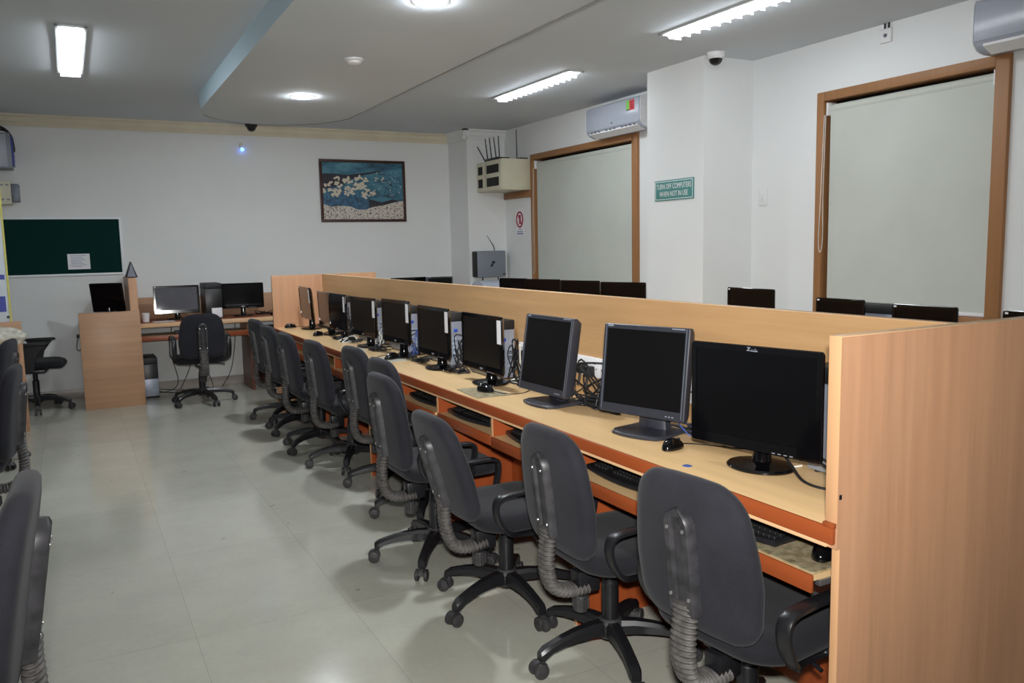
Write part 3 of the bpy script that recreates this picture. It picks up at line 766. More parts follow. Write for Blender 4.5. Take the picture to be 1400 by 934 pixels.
b = MB(); b.box(-.12,.12,-.21,.21,.385,.42,.01); b.build('tilt_housing', M['black'], t)
b = MB(); b.lathe([(.030,.13),(.030,.29),(.022,.30),(.022,.39)], 20); b.build('gas_column', M['black'], t)
b = MB(); b.lathe([(.001,.075),(.045,.08),(.05,.12),(.034,.145),(.001,.145)], 20); b.build('base_hub', M['black'], t)
bpy.context.view_layer.update()
for src in [c for c in cidx[BASE.name] if c.name.split('.')[0] in ('leg','castor')]:
    c = src.copy(); COL.objects.link(c); c.parent = t
    c.rotation_euler = (0,0,src.rotation_euler.z+R(30))
    for g in cidx.get(src.name, []):
        d = g.copy(); COL.objects.link(d); d.parent = c
# ------------------------------------------------------------------ long double bench
XE, XP, YN, YE, ZP, ZD = 1.62, 2.08, 1.358, 7.654, 1.266, .79
bench = thing('computer_bench', 'long beech computer bench with a tall centre partition and end panels', 'bench', (2.1, 4.5, 0))
def P_(name, mb, m, par=bench, **k): return mb.build(name, m, par, True, **k)
P_('worktop', MB().box(XE, XP, YN+.03, YE, ZD-.03, ZD, .001), M['worktop'])
P_('front_edge', MB().box(XE-.012, XE, YN+.004, YE, ZD-.043, ZD+.001, .003), M['orange'], label='orange brown front edge')
P_('edge_band', MB().box(XE-.011, XE+.02, YN+.024, YE, ZD-.053, ZD-.0435, .001), M['edge'])
P_('partition_panel', MB().box(XP, XP+.035, YN+.036, YE, .0, ZP-.003), M['beech_h'])
P_('partition_cap', MB().box(XP-.0005, XP+.0355, YN+.036, YE, ZP-.0028, ZP, .001), M['edge'])
e = P_('end_panel', MB().box(XE, 2.60, YN, YN+.0345, .735, ZP-.003).box(XE+.012, 2.60, YN, YN+.022, 0, .735), M['beech_v'])
MB().box(XE-.002, XE-.0001, YN, YN+.036, ZD+.012, ZP, .0005).box(XE+.0095, XE+.0118, YN, YN+.023, 0, .735, .0005).build('edge_band', M['edge_v'], e, True)
MB().box(XE-.001, 2.60, YN-.0005, YN+.036, ZP-.0028, ZP, .0008).build('top_cap', M['edge'], e, True)
MB().box(XE-.014, XE-.002, YN+.001, YN+.034, ZD-.0, ZD+.012, .001).build('edge_stop', M['orange'], e, True)
MB().box(XE+.004, XE+.012, YN-.0015, YN+.001, .862, .874).build('hole_plug', M['black_soft'], e, True)
e = P_('end_panel', MB().box(XE, 2.605, YE, YE+.035, 0, ZP-.003), M['beech_v'])
MB().box(XE-.002, XE-.0001, YE, YE+.035, 0, ZP, .0005).build('edge_band', M['edge_v'], e, True)
MB().box(XE-.001, 2.605, YE-.0005, YE+.0355, ZP-.0028, ZP, .0008).build('top_cap', M['edge'], e, True)
P_('modesty_panel', MB().box(XP-.022, XP-.0005, YN+.03, YE, .02, ZD-.031), M['orange_v'], label='orange brown panel under the worktop')
P_('worktop', MB().box(XP+.036, 2.58, YN+.036, YE, ZD-.03, ZD, .001), M['worktop'])
P_('front_edge', MB().box(2.58, 2.592, YN+.036, YE, ZD-.043, ZD+.001, .003), M['orange'], label='orange brown front edge')
NB = 10; PB = (YE-YN-.03)/NB
by = lambda k: YN+.03+PB*k
for k in range(1, NB):
    y = by(k); full = k % 2 == 0
    d = MB().box(XE+.05 if full else XE+.012, XP-.023, y-.009, y+.009, .0 if full else .60, ZD-.055)
    if full: d.box(XE+.012, XE+.05, y-.009, y+.009, .60, ZD-.055)
    d = P_('divider', d, M['orange_v'], label=None)
    q = MB().box(XE+.0095, XE+.0118, y-.0095, y+.0095, .60, ZD-.055, .0004)
    if full: q.box(XE+.0475, XE+.0498, y-.0095, y+.0095, 0, .60, .0004)
    q.build('edge_band', M['edge_v'], d, True)
TZ = .645; tray_x = []
for k in range(NB):
    y0, y1 = by(k)+.013, by(k+1)-.013; pull = [0.0, -.012, .004, .012, .0, .01, .0, .012, .004, .01][k]
    if k == 0: y0 = 1.43
    x0 = XE-.008+pull
    t_ = P_('keyboard_tray', MB().box(x0+.01, x0+.38, y0, y1, TZ-.016, TZ), M['worktop'])
    MB().box(x0, x0+.0098, y0-.002, y1+.002, TZ-.047, TZ+.0005, .002).build('tray_lip', M['orange'], t_, True)
    for y in (y0+.004, y1-.004): MB().box(x0+.03, x0+.36, y-.009, y+.009, TZ-.034, TZ-.0165, .002).build('slide_rail', M['steel'], t_, True)
    tray_x.append((x0, (y0+y1)/2))

# ------------------------------------------------------------------ monitors
def monitor(name, label, group, loc, face, w, h, zc, style, tilt=0., fwd=.03, logo=None, sticker=False, screen=None):
    """local +X is the viewing side"""
    t = thing(name, label, 'monitor', loc, R(face), group)
    T = Matrix.Translation((fwd, 0, zc)) @ Matrix.Rotation(-R(tilt), 4, 'Y')
    gl = M['gloss'] if style == 'wide' else M['charcoal']
    if style == 'square': bt, bb, bs, dp, rr_ = .018, .034, .017, .052, .008
    else: bt, bb, bs, dp, rr_ = .020, .036, .019, .026, .012
    # local plane helper: u across (y), v up (z), d forward (x)
    Bm = T @ Matrix(((0,0,1,0),(1,0,0,0),(0,1,0,0),(0,0,0,1)))
    b = MB(); o_ = rrect(w, h, rr_, 4); ci = rrect(w-2*bs, h-bt-bb, .002, 4, 0, (bb-bt)/2)
    tb = bmesh.new()
    def rg(pts, d): return [tb.verts.new((u, v, d)) for u, v in pts]
    sc_ = lambda pts, f, fv=None: [(u*f, v*(fv or f)) for u, v in pts]
    r0 = rg(sc_(o_, .70, .66), -dp-.018); r1 = rg(sc_(o_, .93, .92), -dp); r2 = rg(o_, -dp*.45); r3 = rg(o_, -.003); r4 = rg([(u*(1-.006/w), v*(1-.006/h)) for u, v in o_], 0); r5 = rg(ci, 0); r6 = rg(ci, -.0035)
    for a, c in zip((r0,r1,r2,r3,r4,r5), (r1,r2,r3,r4,r5,r6)):
        for i in range(len(a)):
            j = (i+1) % len(a); tb.faces.new((a[i], a[j], c[j], c[i]))
    tb.faces.new(list(reversed(r0))); tb.faces.new(r6)
    bmesh.ops.recalc_face_normals(tb, faces=tb.faces[:])
    b._merge(tb, Bm); hs = b.build('housing', gl, t, smooth=30)
    MB().box(-(w/2-bs), w/2-bs, -(h/2-bb), h/2-bt, -.0034, -.0022, mat=Bm).build('screen', M['screen_gloss'] if style == 'wide' and not screen else (screen or M['screen']), t)
    zb_ = zc-h/2
    if style == 'square':
        k = MB(); k.loft([[(x, y, z) for x, y in ((-.062,-wy),(-.062,wy),(-.03,wy),(-.022,wy*.8),(-.022,-wy*.8),(-.03,-wy))] for wy, z in ((.062,.016),(.056,zb_+.02),(.05,zc-.02))])
        k.box(-.036, -.018, -.022, .022, .018, zb_+.015, .003)
        k.build('stand_neck', M['charcoal'], t)
        k = MB(); pts = [(-.095,-.105),(-.095,.105),(.05,.118),(.085,.10),(.10,.05),(.104,0),(.10,-.05),(.085,-.10),(.05,-.118)]
        k.loft([[(x*f, y*f, z) for x, y in pts] for f, z in ((.97,.0),(1,.003),(1,.011),(.96,.015),(.5,.018))]); k.build('stand_base', M['charcoal'], t)
        q = MB(); q.box(w/2-.075, w/2-.020, h/2-.0085, h/2-.0045, 0, .0006, mat=Bm); q.box(-w/2+.018, -w/2+.045, h/2-.011, h/2-.004, 0, .0006, mat=Bm); q.build('badge', M['silver'], hs)
        q = MB(); q.box(w/2-.013, w/2-.0105, -h/2+.01, h/2-.004, -.0005, .0008, mat=Bm); q.box(-w/2+.0105, -w/2+.013, -h/2+.01, h/2-.004, -.0005, .0008, mat=Bm); q.build('side_line', M['silver_dark'], hs)
        q = MB()
        for i in range(3): q.box(w/2-.05-.014*i, w/2-.043-.014*i, -h/2+.012, -h/2+.016, 0, .002, mat=Bm)
        q.build('button', M['silver'], hs)
    else:
        k = MB(); prof = [(.034,.014),(.030,.03),(.027,.05),(.026,zb_+.03),(.024,zb_+.05)]
        k.lathe(prof, 24, c=(-.028,0,0)); k.build('stand_neck', M['gloss'], t)
        k = MB(); r_ = .118 if w > .48 else .105
        k.lathe([(r_*.96,0),(r_,.003),(r_,.007),(r_*.95,.012),(r_*.6,.017),(.04,.022),(.001,.024)], 44, c=(0,0,0), mat=Matrix.Translation((-.02,0,0)) @ Matrix.Diagonal((.86,1.04,1,1))); k.build('stand_base', M['gloss'], t)
        q = MB()
        for i in range(4): q.box(w/2-.16+.02*i, w/2-.149+.02*i, -h/2+.006, -h/2+.0085, 0, .001, mat=Bm)
        q.build('button', M['silver'], hs)
        if logo == 'top':
            q = MB(); z0 = h/2-.0165
            q.box(-.020,-.008,z0+.009,z0+.0115,.0003,.0009, mat=Bm); q.box(-.021,-.007,z0,z0+.0025,.0003,.0009, mat=Bm)
            q.prism([(-.0205,z0+.002),(-.0165,z0+.002),(-.0082,z0+.0095),(-.0122,z0+.0095)], .0006, mat=Bm @ Matrix.Translation((0,0,.0003)))
            for i, (u, hh) in enumerate(((-.002,.006),(.004,.0055),(.010,.009),(.015,.0055))):
                q.box(u-.002,u+.002,z0,z0+.002,.0003,.0009,mat=Bm); q.box(u-.002,u-.0005,z0,z0+hh,.0003,.0009,mat=Bm)
            q.box(-.006,.017,z0-.001,z0+.0006,.0003,.0009,mat=Bm)
            q.build('brand_mark', M['silver'], hs)
        else:
            MB().box(-.016,.016,-h/2+.012,-h/2+.021,.0002,.0008,mat=Bm).build('badge', M['silver'], hs)
        if logo == 'corner':
            MB().box(-w/2+.012,-w/2+.028,h/2-.018,h/2-.009,.0002,.001,mat=Bm).build('sticker', M['white'], hs)
        if sticker:
            MB().box(w/2-.044,w/2-.002,h/2-.135,h/2-.018,.0002,.001,mat=Bm).build('paper_strip', M['paper'], hs, label='white paper strip stuck on the bezel')
    return t
GB = 'monitors along the long bench'
MONS = [ # x, y, rotation towards the camera, w, h, zc, style, tilt, sticker, logo, label
 (1.85,1.862,12,.462,.328,.225,'wide',0,False,'top','widest glossy black monitor on a round foot, nearest the end panel'),
 (1.86,2.43,16,.385,.335,.240,'square',7,False,None,'charcoal square monitor on a flat plate foot, second from the end panel'),
 (1.86,3.13,2,.385,.345,.225,'square',9,False,None,'charcoal square monitor with sockets visible to its right, third in the row'),
 (1.86,3.775,0,.46,.295,.215,'wide',0,True,None,'black monitor with a paper strip, fourth in the row, behind a mouse on a mat'),
 (1.86,4.415,0,.46,.290,.22,'wide',0,True,None,'black monitor with a paper strip, fifth from the end panel'),
 (1.86,5.04,2,.455,.280,.235,'wide',0,True,None,'black monitor with a paper strip, sixth from the end panel'),
 (1.86,5.71,4,.46,.280,.22,'wide',0,True,None,'black monitor with a paper strip, seventh from the end panel'),
 (1.86,6.355,0,.44,.290,.215,'wide',0,True,'corner','black monitor with a pale screen mark, eighth from the end panel'),
 (1.87,6.76,-2,.42,.285,.215,'wide',-2,False,None,'black monitor without paper strip, ninth, reflecting the wood of the end panel'),
 (1.86,7.345,-2,.44,.285,.235,'wide',-3,True,'corner','black monitor nearest the far end panel of the long bench')]
for i, (x,y,ph,w,h,zc,st,ti,sk,lg,lab) in enumerate(MONS):
    monitor('computer_monitor', lab, GB, (x, y, ZD), 180+ph, w, h, zc, st, ti, .03, lg, sk, M['screen'] if 3 <= i <= 6 else None)

# ------------------------------------------------------------------ computer towers
def tower(label, loc, rz, size=(.10,.36,.315), group='computer towers on the long bench', rear=True, dark=False, name='computer_tower'):
    """local -Y is the end that faces the viewer (rear panel with ports)"""
    sx, sy, sz = size; t = thing(name, label, 'computer', loc, R(rz), group)
    MB().box(-sx/2, sx/2, 0, sy, .006, sz*.84, .003).build('casing', M['silver'] if not dark else M['black'], t)
    MB().box(-sx/2-.001, sx/2+.001, -.004, sy+.004, sz*.84, sz, .006).build('top_cover', M['black_soft'], t)
    for x in (-sx/2+.012, sx/2-.012):
        for y in (.03, sy-.03): MB().lathe([(.009,0),(.009,.0065)], 10, c=(x,y,0)).build('foot', M['black_soft'], t)
    if rear:
        p = MB().box(-sx/2+.004, sx/2-.004, -.003, .002, .015, sz*.83).build('rear_panel', M['silver'], t)
        q = MB(); q.box(-.028,-.004,-.008,-.002,sz*.64,sz*.70,.003); q.build('video_port', M['blue'], p)
        q = MB()
        for i in range(5):
            q.box(-.035,-.012,-.0055,-.002,.04+.028*i,.058+.028*i,.001)
            q.box(.0,.03,-.005,-.002,.038+.03*i,.043+.03*i)
        q.build('port', M['port'], p)
        q = MB()
        for i in range(6): q.box(.004,.034,-.0045,-.002,.10+.009*i,.104+.009*i)
        q.build('vent', M['black_soft'], p)
    return t
TW = [(3.85,'silver tower with plugged cables right of the fourth monitor'), (4.47,'silver tower with a blue plug between the fourth and fifth monitors'),
 (5.18,'grey tower between the fifth and sixth monitors'), (5.89,'grey tower between the sixth and seventh monitors'), (6.66,'silver tower with white cables beside the eighth monitor')]
for y, lab in TW: tower(lab, (2.018, y, ZD), 0)
tower('silver tower squeezed between the nearest monitor and the end panel', (2.02, 1.44, ZD), 0, (.10,.33,.33), rear=False)

# ------------------------------------------------------------------ keyboards and mice
def keyboard():
    t = thing('keyboard', '', 'keyboard'); w, d = .45, .165
    b = MB(); o_ = [(-d/2+.0,-w/2),(d/2,-w/2),(d/2,w/2),(-d/2,w/2)]
    ed = [(-d/2-.028*math.cos(PI*(k/12-.5))**1.0, w/2-w*k/12) for k in range(13)]
    out = [(d/2,-w/2),(d/2,w/2)]+ed
    b.loft([[(x*f, y*g, z+(.010*(x+d/2)/d if top else 0)) for x, y in out] for f, g, z, top in ((.97,.99,0,0),(1,1,.004,0),(1,1,.014,1),(.97,.985,.019,1))])
    b.build('body', M['black'], t)
    k = MB()
    for r_ in range(5):
        for c_ in range(15):
            if r_ == 0 and 3 < c_ < 9: continue
            x = -d/2+.022+r_*.026; y = -w/2+.022+c_*.019
            z = .0195+.010*(x+d/2)/d; k.box(x-.009, x+.009, y-.0082, y+.0082, z-.003, z+.006, .0016, 1)
        for c_ in range(4):
            y = -w/2+.348+c_*.020; x = -d/2+.022+r_*.026; z = .0195+.010*(x+d/2)/d; k.box(x-.009, x+.009, y-.0085, y+.0085, z-.003, z+.006, .0016, 1)
    z = .0195+.002; k.box(-d/2+.013, -d/2+.031, -w/2+.088, -w/2+.185, z-.003, z+.006, .0016, 1)
    k.build('key', M['black_soft'], t); return t
KB = keyboard(); bpy.context.view_layer.update(); kidx = index_children()
KL = ['black keyboard with curved front on the nearest pulled out tray', 'black keyboard on the second tray, behind the nearest chair back', 'black keyboard on the third tray, under the square monitors',
 'black keyboard on the fourth tray beside the divider', 'black keyboard on the fifth tray in the shadow under the bench', 'black keyboard on the sixth tray under the bench']
KPOS = [(1.745,1.845,4),(1.77,2.36,0),(1.765,3.03,-3),(1.77,3.66,2),(1.77,4.22,0),(1.77,4.88,2)]
for i, (x, y, a) in enumerate(KPOS):
    if i == 0: KB.location = (x, y, TZ); KB.rotation_euler = (0,0,R(a)); KB['label'] = KL[0]; KB['group'] = 'keyboards on the bench trays'
    else: dup(KB, (x, y, TZ), R(a), KL[i], None, kidx)
def mouse(label, x, y, z, rz, path, group):
    """local +X is the button end"""
    t = thing('computer_mouse', label, 'mouse', (x, y, z), R(rz), group); b = MB()
    tb = bmesh.new(); bmesh.ops.create_uvsphere(tb, u_segments=28, v_segments=16, radius=1)
    for v in tb.verts:
        u, q, z_ = v.co; wd = .031*(1-.14*max(0,u)**2+.03*u); zz = .036*z_*(1-.28*u) if z_ > 0 else .004*z_
        v.co = Vector((u*.056, q*wd, max(zz, -.004)+.004))
    b._merge(tb); b.build('shell', M['gloss'], t, smooth=60)
    MB().tube([(.034,-.004,.026),(.034,.004,.026)], .008, 14).build('scroll_wheel', M['charcoal'], t)
    if path:
        inv = Matrix.Rotation(-R(rz), 3, 'Z')
        P = [(.054,0,.010)]+[tuple(inv @ (Vector(p)-Vector((x,y,z)))) for p in path]
        MB().tube(smoothpath(P, 8), .0022, 6).build('cable', M['black_soft'], t)
    return t
GM = 'mice on the long bench'
mouse('black glossy mouse with its cable on the worktop, nearest the end panel', 1.790, 2.195, ZD, 20, [(1.90,2.19,ZD+.004),(1.945,2.12,ZD+.003),(1.985,2.06,ZD+.003),(2.03,2.05,ZD+.003)], GM)
mouse('black mouse on a small patterned mat before the fourth monitor', 1.745, 3.56, ZD+.0035, -75, [(1.80,3.44,ZD+.004),(1.88,3.42,ZD+.004),(1.97,3.5,ZD+.004)], GM)
mouse('black mouse on a sheet before the sixth monitor', 1.775, 4.97, ZD+.002, 200, [(1.70,4.93,ZD+.004),(1.68,5.0,ZD+.004),(1.74,5.12,ZD+.004),(1.86,5.2,ZD+.004)], GM)
mouse('black mouse near the ninth monitor of the long bench', 1.77, 6.70, ZD, 30, [(1.86,6.84,ZD+.004),(1.95,6.9,ZD+.004)], GM)
mouse('black mouse beside the far end panel of the long bench', 1.745, 7.56, ZD, 0, [(1.83,7.55,ZD+.004),(1.95,7.56,ZD+.004)], GM)
mouse('black mouse on the leaf patterned mat of the nearest tray', 1.735, 1.497, TZ+.0035, 30, [(1.84,1.52,TZ+.004),(1.9,1.6,TZ+.004)], GM)
def mat_(label, x0, x1, y0, y1, z, m, rz=0, name='mouse_mat', cat='mouse mat'):
    cx, cy = (x0+x1)/2, (y0+y1)/2
    b = MB(); b.prism(rrect(x1-x0, y1-y0, .006, 3), .003 if name == 'mouse_mat' else .0015); o = b.build(name, m); o.location = (cx, cy, z); o.rotation_euler = (0,0,R(rz)); tag(o, label, cat); return o
mat_('leaf patterned mat on the nearest pulled out tray', 1.628, 1.84, 1.436, 1.70, TZ+.0004, M['leafmat'])
mat_('small leaf patterned mat under a mouse before the fourth monitor', 1.645, 1.82, 3.42, 3.70, ZD+.0004, M['leafmat'], -4)
mat_('pale printed sheet under a mouse before the sixth monitor', 1.68, 1.84, 4.84, 5.1, ZD+.0003, M['clearbag'], 6, 'paper_sheet', 'paper')
mat_('thin pale leaflet on the worktop before the seventh monitor', 1.69, 1.80, 5.50, 5.72, ZD+.0003, M['clearbag'], -8, 'paper_sheet', 'paper')
mat_('tiny blue scrap of paper on the worktop beside the nearest mouse', 1.675, 1.70, 1.985, 2.012, ZD+.0003, M['bluecable'], 15, 'paper_scrap', 'paper')

# ------------------------------------------------------------------ socket plates on the partition and cables
def socket(label, y0, y1, z0, z1, plugs, name='power_outlet'):
    t = thing(name, label, 'socket', (XP, (y0+y1)/2, (z0+z1)/2), 0, 'sockets on the bench partition')
    MB().box(XP-.014, XP-.0005, y0, y1, z0, z1, .003).build('plate', M['white'], t, True)
    n = max(2, int((y1-y0)/.055)); b = MB()
    for i in range(n):
        y = y0+(y1-y0)*(i+.5)/n
        for dy, dz in ((0,.018),(-.01,-.006),(.01,-.006)): b.box(XP-.0150, XP-.0138, y+dy-.003, y+dy+.003, (z0+z1)/2+dz-.003, (z0+z1)/2+dz+.003)
    b.build('pin_hole', M['black_soft'], t, True)
    for (y, z) in plugs:
        q = MB(); q.box(XP-.055, XP-.0145, y-.019, y+.019, z-.026, z+.022, .006); q.tube([(XP-.045,y,z-.025),(XP-.05,y,z-.055),(XP-.06,y,z-.08)], .006, 8)
        q.build('plug', M['black_soft'], t, True)
socket('white socket panel with two black plugs right of the third monitor', 2.99, 3.30, .895, .985, [(3.10,.925),(3.16,.935)])
socket('white socket panel half hidden right of the second monitor', 2.33, 2.50, .88, .985, [])
socket('white socket panel behind cables left of the third monitor', 3.66, 3.80, .90, .99, [(3.70,.93),(3.76,.93)])
def tangle(label, boxes, n, seed, mats=(('black_soft', .0036),), loops=True):
    rd = random.Random(seed); b = MB()
    for i in range(n):
        x0,x1,y0,y1,z0,z1 = boxes[i % len(boxes)]
        b.mi = rd.choices(range(len(mats)), [3]+[1]*(len(mats)-1))[0]; r_ = mats[b.mi][1]
        P = []; m_ = rd.randint(5, 8); cx, cy = rd.uniform(x0,x1), rd.uniform(y0,y1)
        for k in range(m_):
            low = rd.random() < .55
            P.append((rd.uniform(x0,x1), rd.uniform(y0,y1), z0+r_+.0005 if low else rd.uniform(z0+r_, z1)))
        b.tube([(min(max(p.x,x0),x1), p.y, max(p.z, z0+r_+.0003)) for p in smoothpath(P, 7)], r_, 6)
    o = b.build('cable_tangle', [M[m] for m, _ in mats]); tag(o, label, 'cables', 'cable tangles on the long bench', 'stuff'); return o
bk = (('black_soft', .0036), ('black_soft', .0026))
b = MB()
for P, r_ in ([(1.885,1.80,ZD+.07),(1.87,1.74,ZD+.035),(1.84,1.66,ZD+.008),(1.86,1.58,ZD+.005),(1.93,1.60,ZD+.03),(1.96,1.70,ZD+.05)], .0042), ([(1.89,1.72,ZD+.075),(1.90,1.64,ZD+.05),(1.88,1.585,ZD+.02),(1.905,1.57,ZD+.008),(1.97,1.62,ZD+.006)], .0042), ([(1.90,1.63,ZD+.075),(1.885,1.60,ZD+.04),(1.86,1.56,ZD+.008),(1.85,1.48,ZD+.005),(1.90,1.41,ZD+.005)], .0042), ([(1.905,1.62,ZD+.078),(1.89,1.59,ZD+.05),(1.87,1.55,ZD+.02),(1.88,1.47,ZD+.006),(1.94,1.41,ZD+.006)], .0036), ([(1.95,1.62,ZD+.075),(1.93,1.57,ZD+.04),(1.90,1.52,ZD+.01),(1.93,1.44,ZD+.005)], .0036):
    b.tube(smoothpath(P, 9), r_, 8)
b.mi = 1; b.tube(smoothpath([(1.97,1.98,ZD+.004),(1.93,1.92,ZD+.03),(1.90,1.90,ZD+.05),(1.885,1.86,ZD+.02),(1.91,1.82,ZD+.004),(1.98,1.80,ZD+.004)], 8), .003, 8)
o = b.build('cable_tangle', [M['black_soft'], M['cord']]); tag(o, 'looped black cables on the worktop right of the nearest monitor foot', 'cables', 'cable tangles on the long bench', 'stuff')
tangle('black and blue cables between the two nearest monitors', [(1.96,2.06,2.12,2.42,ZD,ZD+.10),(1.94,2.06,2.2,2.62,ZD,ZD+.03)], 7, 6, bk+(('bluecable',.0022),))
tangle('thick tangle of black cables below the socket panel right of the third monitor', [(1.95,2.06,2.72,3.16,ZD,ZD+.045),(1.97,2.055,2.80,3.20,ZD,ZD+.19),(1.93,2.05,2.84,3.1,ZD,ZD+.03)], 18, 8, bk)
tangle('black and white cables between the third and fourth monitors', [(1.96,2.05,3.44,3.80,ZD,ZD+.04),(1.98,2.055,3.60,3.82,ZD,ZD+.26),(1.955,2.05,3.46,3.7,ZD,ZD+.03)], 15, 12, bk+(('cord',.0045),))
tangle('blue and black cables right of the fifth monitor', [(1.86,1.955,4.14,4.29,ZD,ZD+.03),(1.96,2.05,4.34,4.455,ZD,ZD+.2)], 12, 14, bk+(('bluecable',.003),))
tangle('blue and black cables right of the sixth monitor', [(1.84,1.955,4.67,4.91,ZD,ZD+.03),(1.96,2.05,5.03,5.165,ZD,ZD+.17)], 11, 17, bk+(('bluecable',.003),))
tangle('black and pale cables right of the seventh monitor', [(1.80,1.955,5.38,5.58,ZD,ZD+.04),(1.96,2.05,5.74,5.875,ZD,ZD+.15)], 11, 19, bk+(('cord',.003),))
tangle('white and black cables around the eighth monitor', [(1.77,1.955,6.03,6.23,ZD,ZD+.04),(1.96,2.05,6.46,6.645,ZD,ZD+.28)], 12, 23, bk+(('cord',.0045),))
tangle('black cables on the worktop before the far end panel', [(1.955,2.06,7.05,7.6,ZD,ZD+.04),(1.96,2.05,7.05,7.22,ZD,ZD+.10)], 9, 29, bk)
# ------------------------------------------------------------------ bench along the back wall
t = thing('back_bench', 'back wall bench with a low splash board and sliding keyboard trays', 'bench', (2.2, 9.3, 0))
Q = lambda name, mb, m, par=t: mb.build(name, m, par, True)
YB0 = 9.06
Q('worktop', MB().box(.59, 4.26, YB0, YB-.031, .765, .79, .001), M['orange_x'])
Q('edge_band', MB().box(.59, 4.26, YB0-.012, YB0-.0002, .742, .787, .002), M['edge'])
Q('splash_board', MB().box(.59, 4.28, YB-.03, YB-.013, .79, 1.02, .002), M['beech_x'])
for x in (1.66, 2.55, 3.5): Q('leg_panel', MB().box(x, x+.03, YB0+.02, YB-.04, 0, .765), M['darkwood'])
Q('leg_panel', MB().box(1.80, 1.83, YB0+.02, YB-.05, 0, .60), M['darkwood'])
for (a, c) in ((.60, 1.64), (1.70, 2.4)):
    d = Q('keyboard_tray', MB().box(a, c, YB0+.012, YB0+.40, .635, .652), M['worktop'])
    MB().box(a-.004, c+.004, YB0, YB0+.0118, .605, .655, .002).build('tray_lip', M['orange_x'], d, True)
for x in (1.64, 2.42): Q('divider', MB().box(x, x+.018, YB0+.02, YB-.1, .60, .765), M['edge_v'])
# bench along the right wall carrying the monitors seen over the partition
t = thing('wall_bench', 'bench along the right wall behind the partition, only its monitors showing', 'bench', (4.0, 5.0, 0))
Q = lambda name, mb, m, par=t: mb.build(name, m, par, True)
Q('worktop', MB().box(3.74, 4.29, 1.2, 8.3, .765, .79, .001), M['worktop'])
Q('front_edge', MB().box(3.728, 3.7398, 1.2, 8.3, .742, .791, .002), M['orange'])
for y in (1.2, 2.4, 3.6, 4.8, 6.0, 7.2, 8.27): Q('leg_panel', MB().box(3.76, 4.27, y, y+.025, 0, .765), M['orange_v'])
# dividing screens left of the back bench
t = thing('desk_screen', 'narrow upright beech screen standing between two back desks', 'partition', (.54, 9.25, 0))
MB().box(.50, .575, 8.862, YB-.013, 0, 1.256).build('panel', M['beech_v'], t, True)
MB().box(.50, .575, 8.8585, 8.8618, 0, 1.256, .001).build('edge_band', M['beech_v'], t, True)
t = thing('desk_end_panel', 'low wide beech desk end facing the aisle, left of the back bench', 'desk', (.3, 9.0, 0))
MB().box(.047, .582, 8.832, 8.858, 0, .936, .002).build('end_panel', M['beech_x'], t, True)
MB().box(.06, .498, 8.8605, YB-.02, .765, .79, .002).build('worktop', M['worktop'], t, True)
MB().box(.048, .0595, 8.8605, YB-.02, .742, .791, .002).build('front_edge', M['orange'], t, True)
MB().box(.10, .49, YB-.06, YB-.03, 0, .765).build('back_leg', M['orange_v'], t, True)
b = MB(); b.box(.018, .044, 8.875, 8.905, .70, .735, .004); b.tube(smoothpath([(.03,8.89,.70),(.02,8.89,.66),(.012,8.89,.60),(.03,8.89,.575),(.044,8.89,.59)],6), .004, 6)
b.build('cable_clip', M['black_soft'], t, True)
# tent sign on the screen
t = thing('tent_sign', 'small black triangular stand on top of the narrow upright screen', 'sign', (.54, 8.95, 1.256))
b = MB(); tri = [(-.045,.004),(.05,.004),(.004,.155)]
b.tube([(x, 0, z) for x, z in tri], .0065, 6, True, up=(0,1,0)); b.tube([(x, .18, z) for x, z in tri], .0065, 6, True, up=(0,1,0)); b.build('edge_frame', M['black_soft'], t)
b = MB(); b.loft([[(x*.9+.001, y, z*.9+.006) for x, z in tri] for y in (.005, .175)]); b.build('card', M['silver_dark'], t)
# equipment at the back
GBK = 'monitors on the back benches'
monitor('computer_monitor', 'monitor with pale glare painted on its screen, left on the back bench', GBK, (.975, 9.30, .79), -94.8, .445, .29, .215, 'wide', 4.25, .03, 'corner', screen=plain('screen with painted grey glare', (96,96,102), .02, vary=.1, scale=8))  # screen's grey base colour paints in the pale glare reflected from the room
monitor('computer_monitor', 'black monitor turned slightly left on the back bench, above the swivel chair', GBK, (1.645, 9.30, .79), -100, .44, .27, .225, 'wide', -2, .03, None)
monitor('computer_monitor', 'black monitor leaning behind the low beech desk end', GBK, (.315, 9.05, .79), -112, .31, .29, .275, 'wide', -12, .0, None)
monitor('computer_monitor', 'black monitor top at the far end, left of the pair over the partition', GBK, (3.56, 9.30, .79), -86, .47, .29, .205, 'wide', 0, .03, None)
monitor('computer_monitor', 'small black monitor top at the far end, right of the pair over the partition', GBK, (3.90, 9.14, .79), -90, .33, .27, .215, 'square', 0, .03, None)
GR = 'monitors on the right wall bench'
RM = [(2.16,0,.44,.35,'black monitor top with a corner mark, cut by the right edge of the photo'), (2.80,2,.37,.35,'black monitor top over the partition, right of the pair before the near blind'),
      (3.34,1,.34,.36,'black monitor top over the partition, left of the pair before the near blind'), (4.06,-2,.44,.395,'tall black monitor top over the partition in front of the column'),
      (5.50,20,.44,.392,'rightmost black monitor top in the row before the far blind'), (6.14,20,.43,.388,'black monitor top second from right before the far blind'),
      (6.79,20,.43,.382,'black monitor top third from right before the far blind'), (7.38,16,.40,.376,'leftmost black monitor top in the row before the far blind')]
for i, (y, ph, w, top, lab) in enumerate(RM):
    monitor('computer_monitor', lab, GR, (3.98, y, .79), 180+ph, w, .285, top-.1425, 'wide', 0, .03, 'corner' if i < 4 else None)
tower('black computer tower on the back bench between two monitors', (1.335, 9.22, .79), 0, (.17,.36,.37), 'computer towers at the back', False, True)
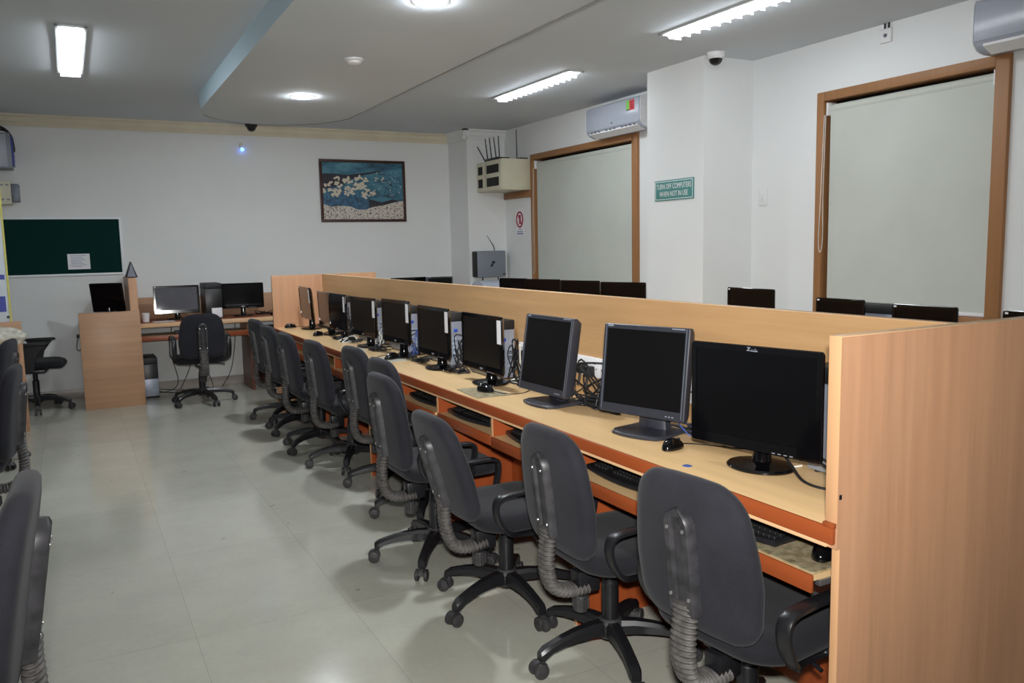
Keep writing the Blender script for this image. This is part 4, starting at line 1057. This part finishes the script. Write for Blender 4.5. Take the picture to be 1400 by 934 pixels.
o = tower('computer tower with a pale lower front on the floor under the back bench', (.66, 9.19, 0), 0, (.155,.38,.42), 'computer towers at the back', False, True)
MB().box(-.075, .075, -.006, -.0005, .02, .20, .002).build('front_cover', M['silver'], o, label='pale lower front')
tower('grey computer tower beside the right monitor before the near blind', (4.15, 3.02, .79), 0, (.13,.34,.325), 'computer towers on the right wall bench', False)
o = MB().box(1.335-.03, 1.335+.075, 9.195, 9.209, .80, .90, .003).build('speaker_box', M['white']); tag(o, 'pale small box before the black tower on the back bench', 'box')
t = thing('paper_cup', 'small white cup at the left end of the back bench', 'cup', (.66, 9.22, .79))
MB().lathe([(.030,0),(.032,.002),(.040,.09),(.041,.092),(.038,.092),(.030,.006),(.001,.005)], 24).build('cup', M['white'], t)
mat_('white paper sheet on the back bench beside the cup', .72, .93, 9.09, 9.22, .7902, M['paper'], 4, 'paper_sheet', 'paper')
k = dup(KB, (1.15, 9.24, .652), R(-90), 'black keyboard on the left tray of the back bench', 'keyboards on the back bench', kidx)
k = dup(KB, (1.98, 9.24, .652), R(-90), 'black keyboard on the right tray of the back bench', 'keyboards on the back bench', kidx)
mouse('black mouse on the back bench right of the second monitor', 1.95, 9.25, .79, 80, [(1.96,9.36,.794),(1.9,9.5,.794)], 'mice at the back')
b = MB()
for P in ([(.95,9.62,.76),(.90,9.50,.45),(.95,9.45,.10),(.80,9.42,.012),(.72,9.5,.04)], [(1.10,9.6,.76),(1.12,9.5,.4),(1.0,9.4,.10),(.9,9.38,.009),(.74,9.44,.03)], [(1.2,9.6,.76),(1.16,9.46,.35),(1.2,9.36,.012),(1.0,9.36,.006),(.74,9.4,.02)], [(1.28,9.6,.76),(1.2,9.5,.4),(1.3,9.42,.02),(1.1,9.44,.006),(.74,9.46,.05)], [(1.60,9.6,.76),(1.57,9.5,.5),(1.50,9.42,.2),(1.40,9.45,.012)]):
    b.tube(smoothpath(P, 8), .0045, 6)
o = b.build('cable_tangle', M['black_soft']); tag(o, 'thin black cables hanging below the back bench to the floor', 'cables', None, 'stuff')
o = tangle('black cable bundle on the back bench beside the far end panel', [(1.80,2.02,9.36,9.55,.79,.83)], 4, 31, bk)
# pale object behind the partition near the power unit
t = thing('desk_printer', 'pale rounded printer top peeking over the partition below the grey power unit', 'printer', (4.02, 7.95, .79))
b = MB(); b.loft([[(x, y, z) for y, z in ((-.17,0),(.17,0),(.17,.24),(.14,.30),(.07,.335),(-.02,.335),(-.12,.30),(-.17,.2))] for x in (-.18, .18)]); b.build('body', M['ac'], t, smooth=50)
MB().box(-.19,-.178,-.13,.13,.05,.11,.003).build('paper_slot', M['charcoal'], t)
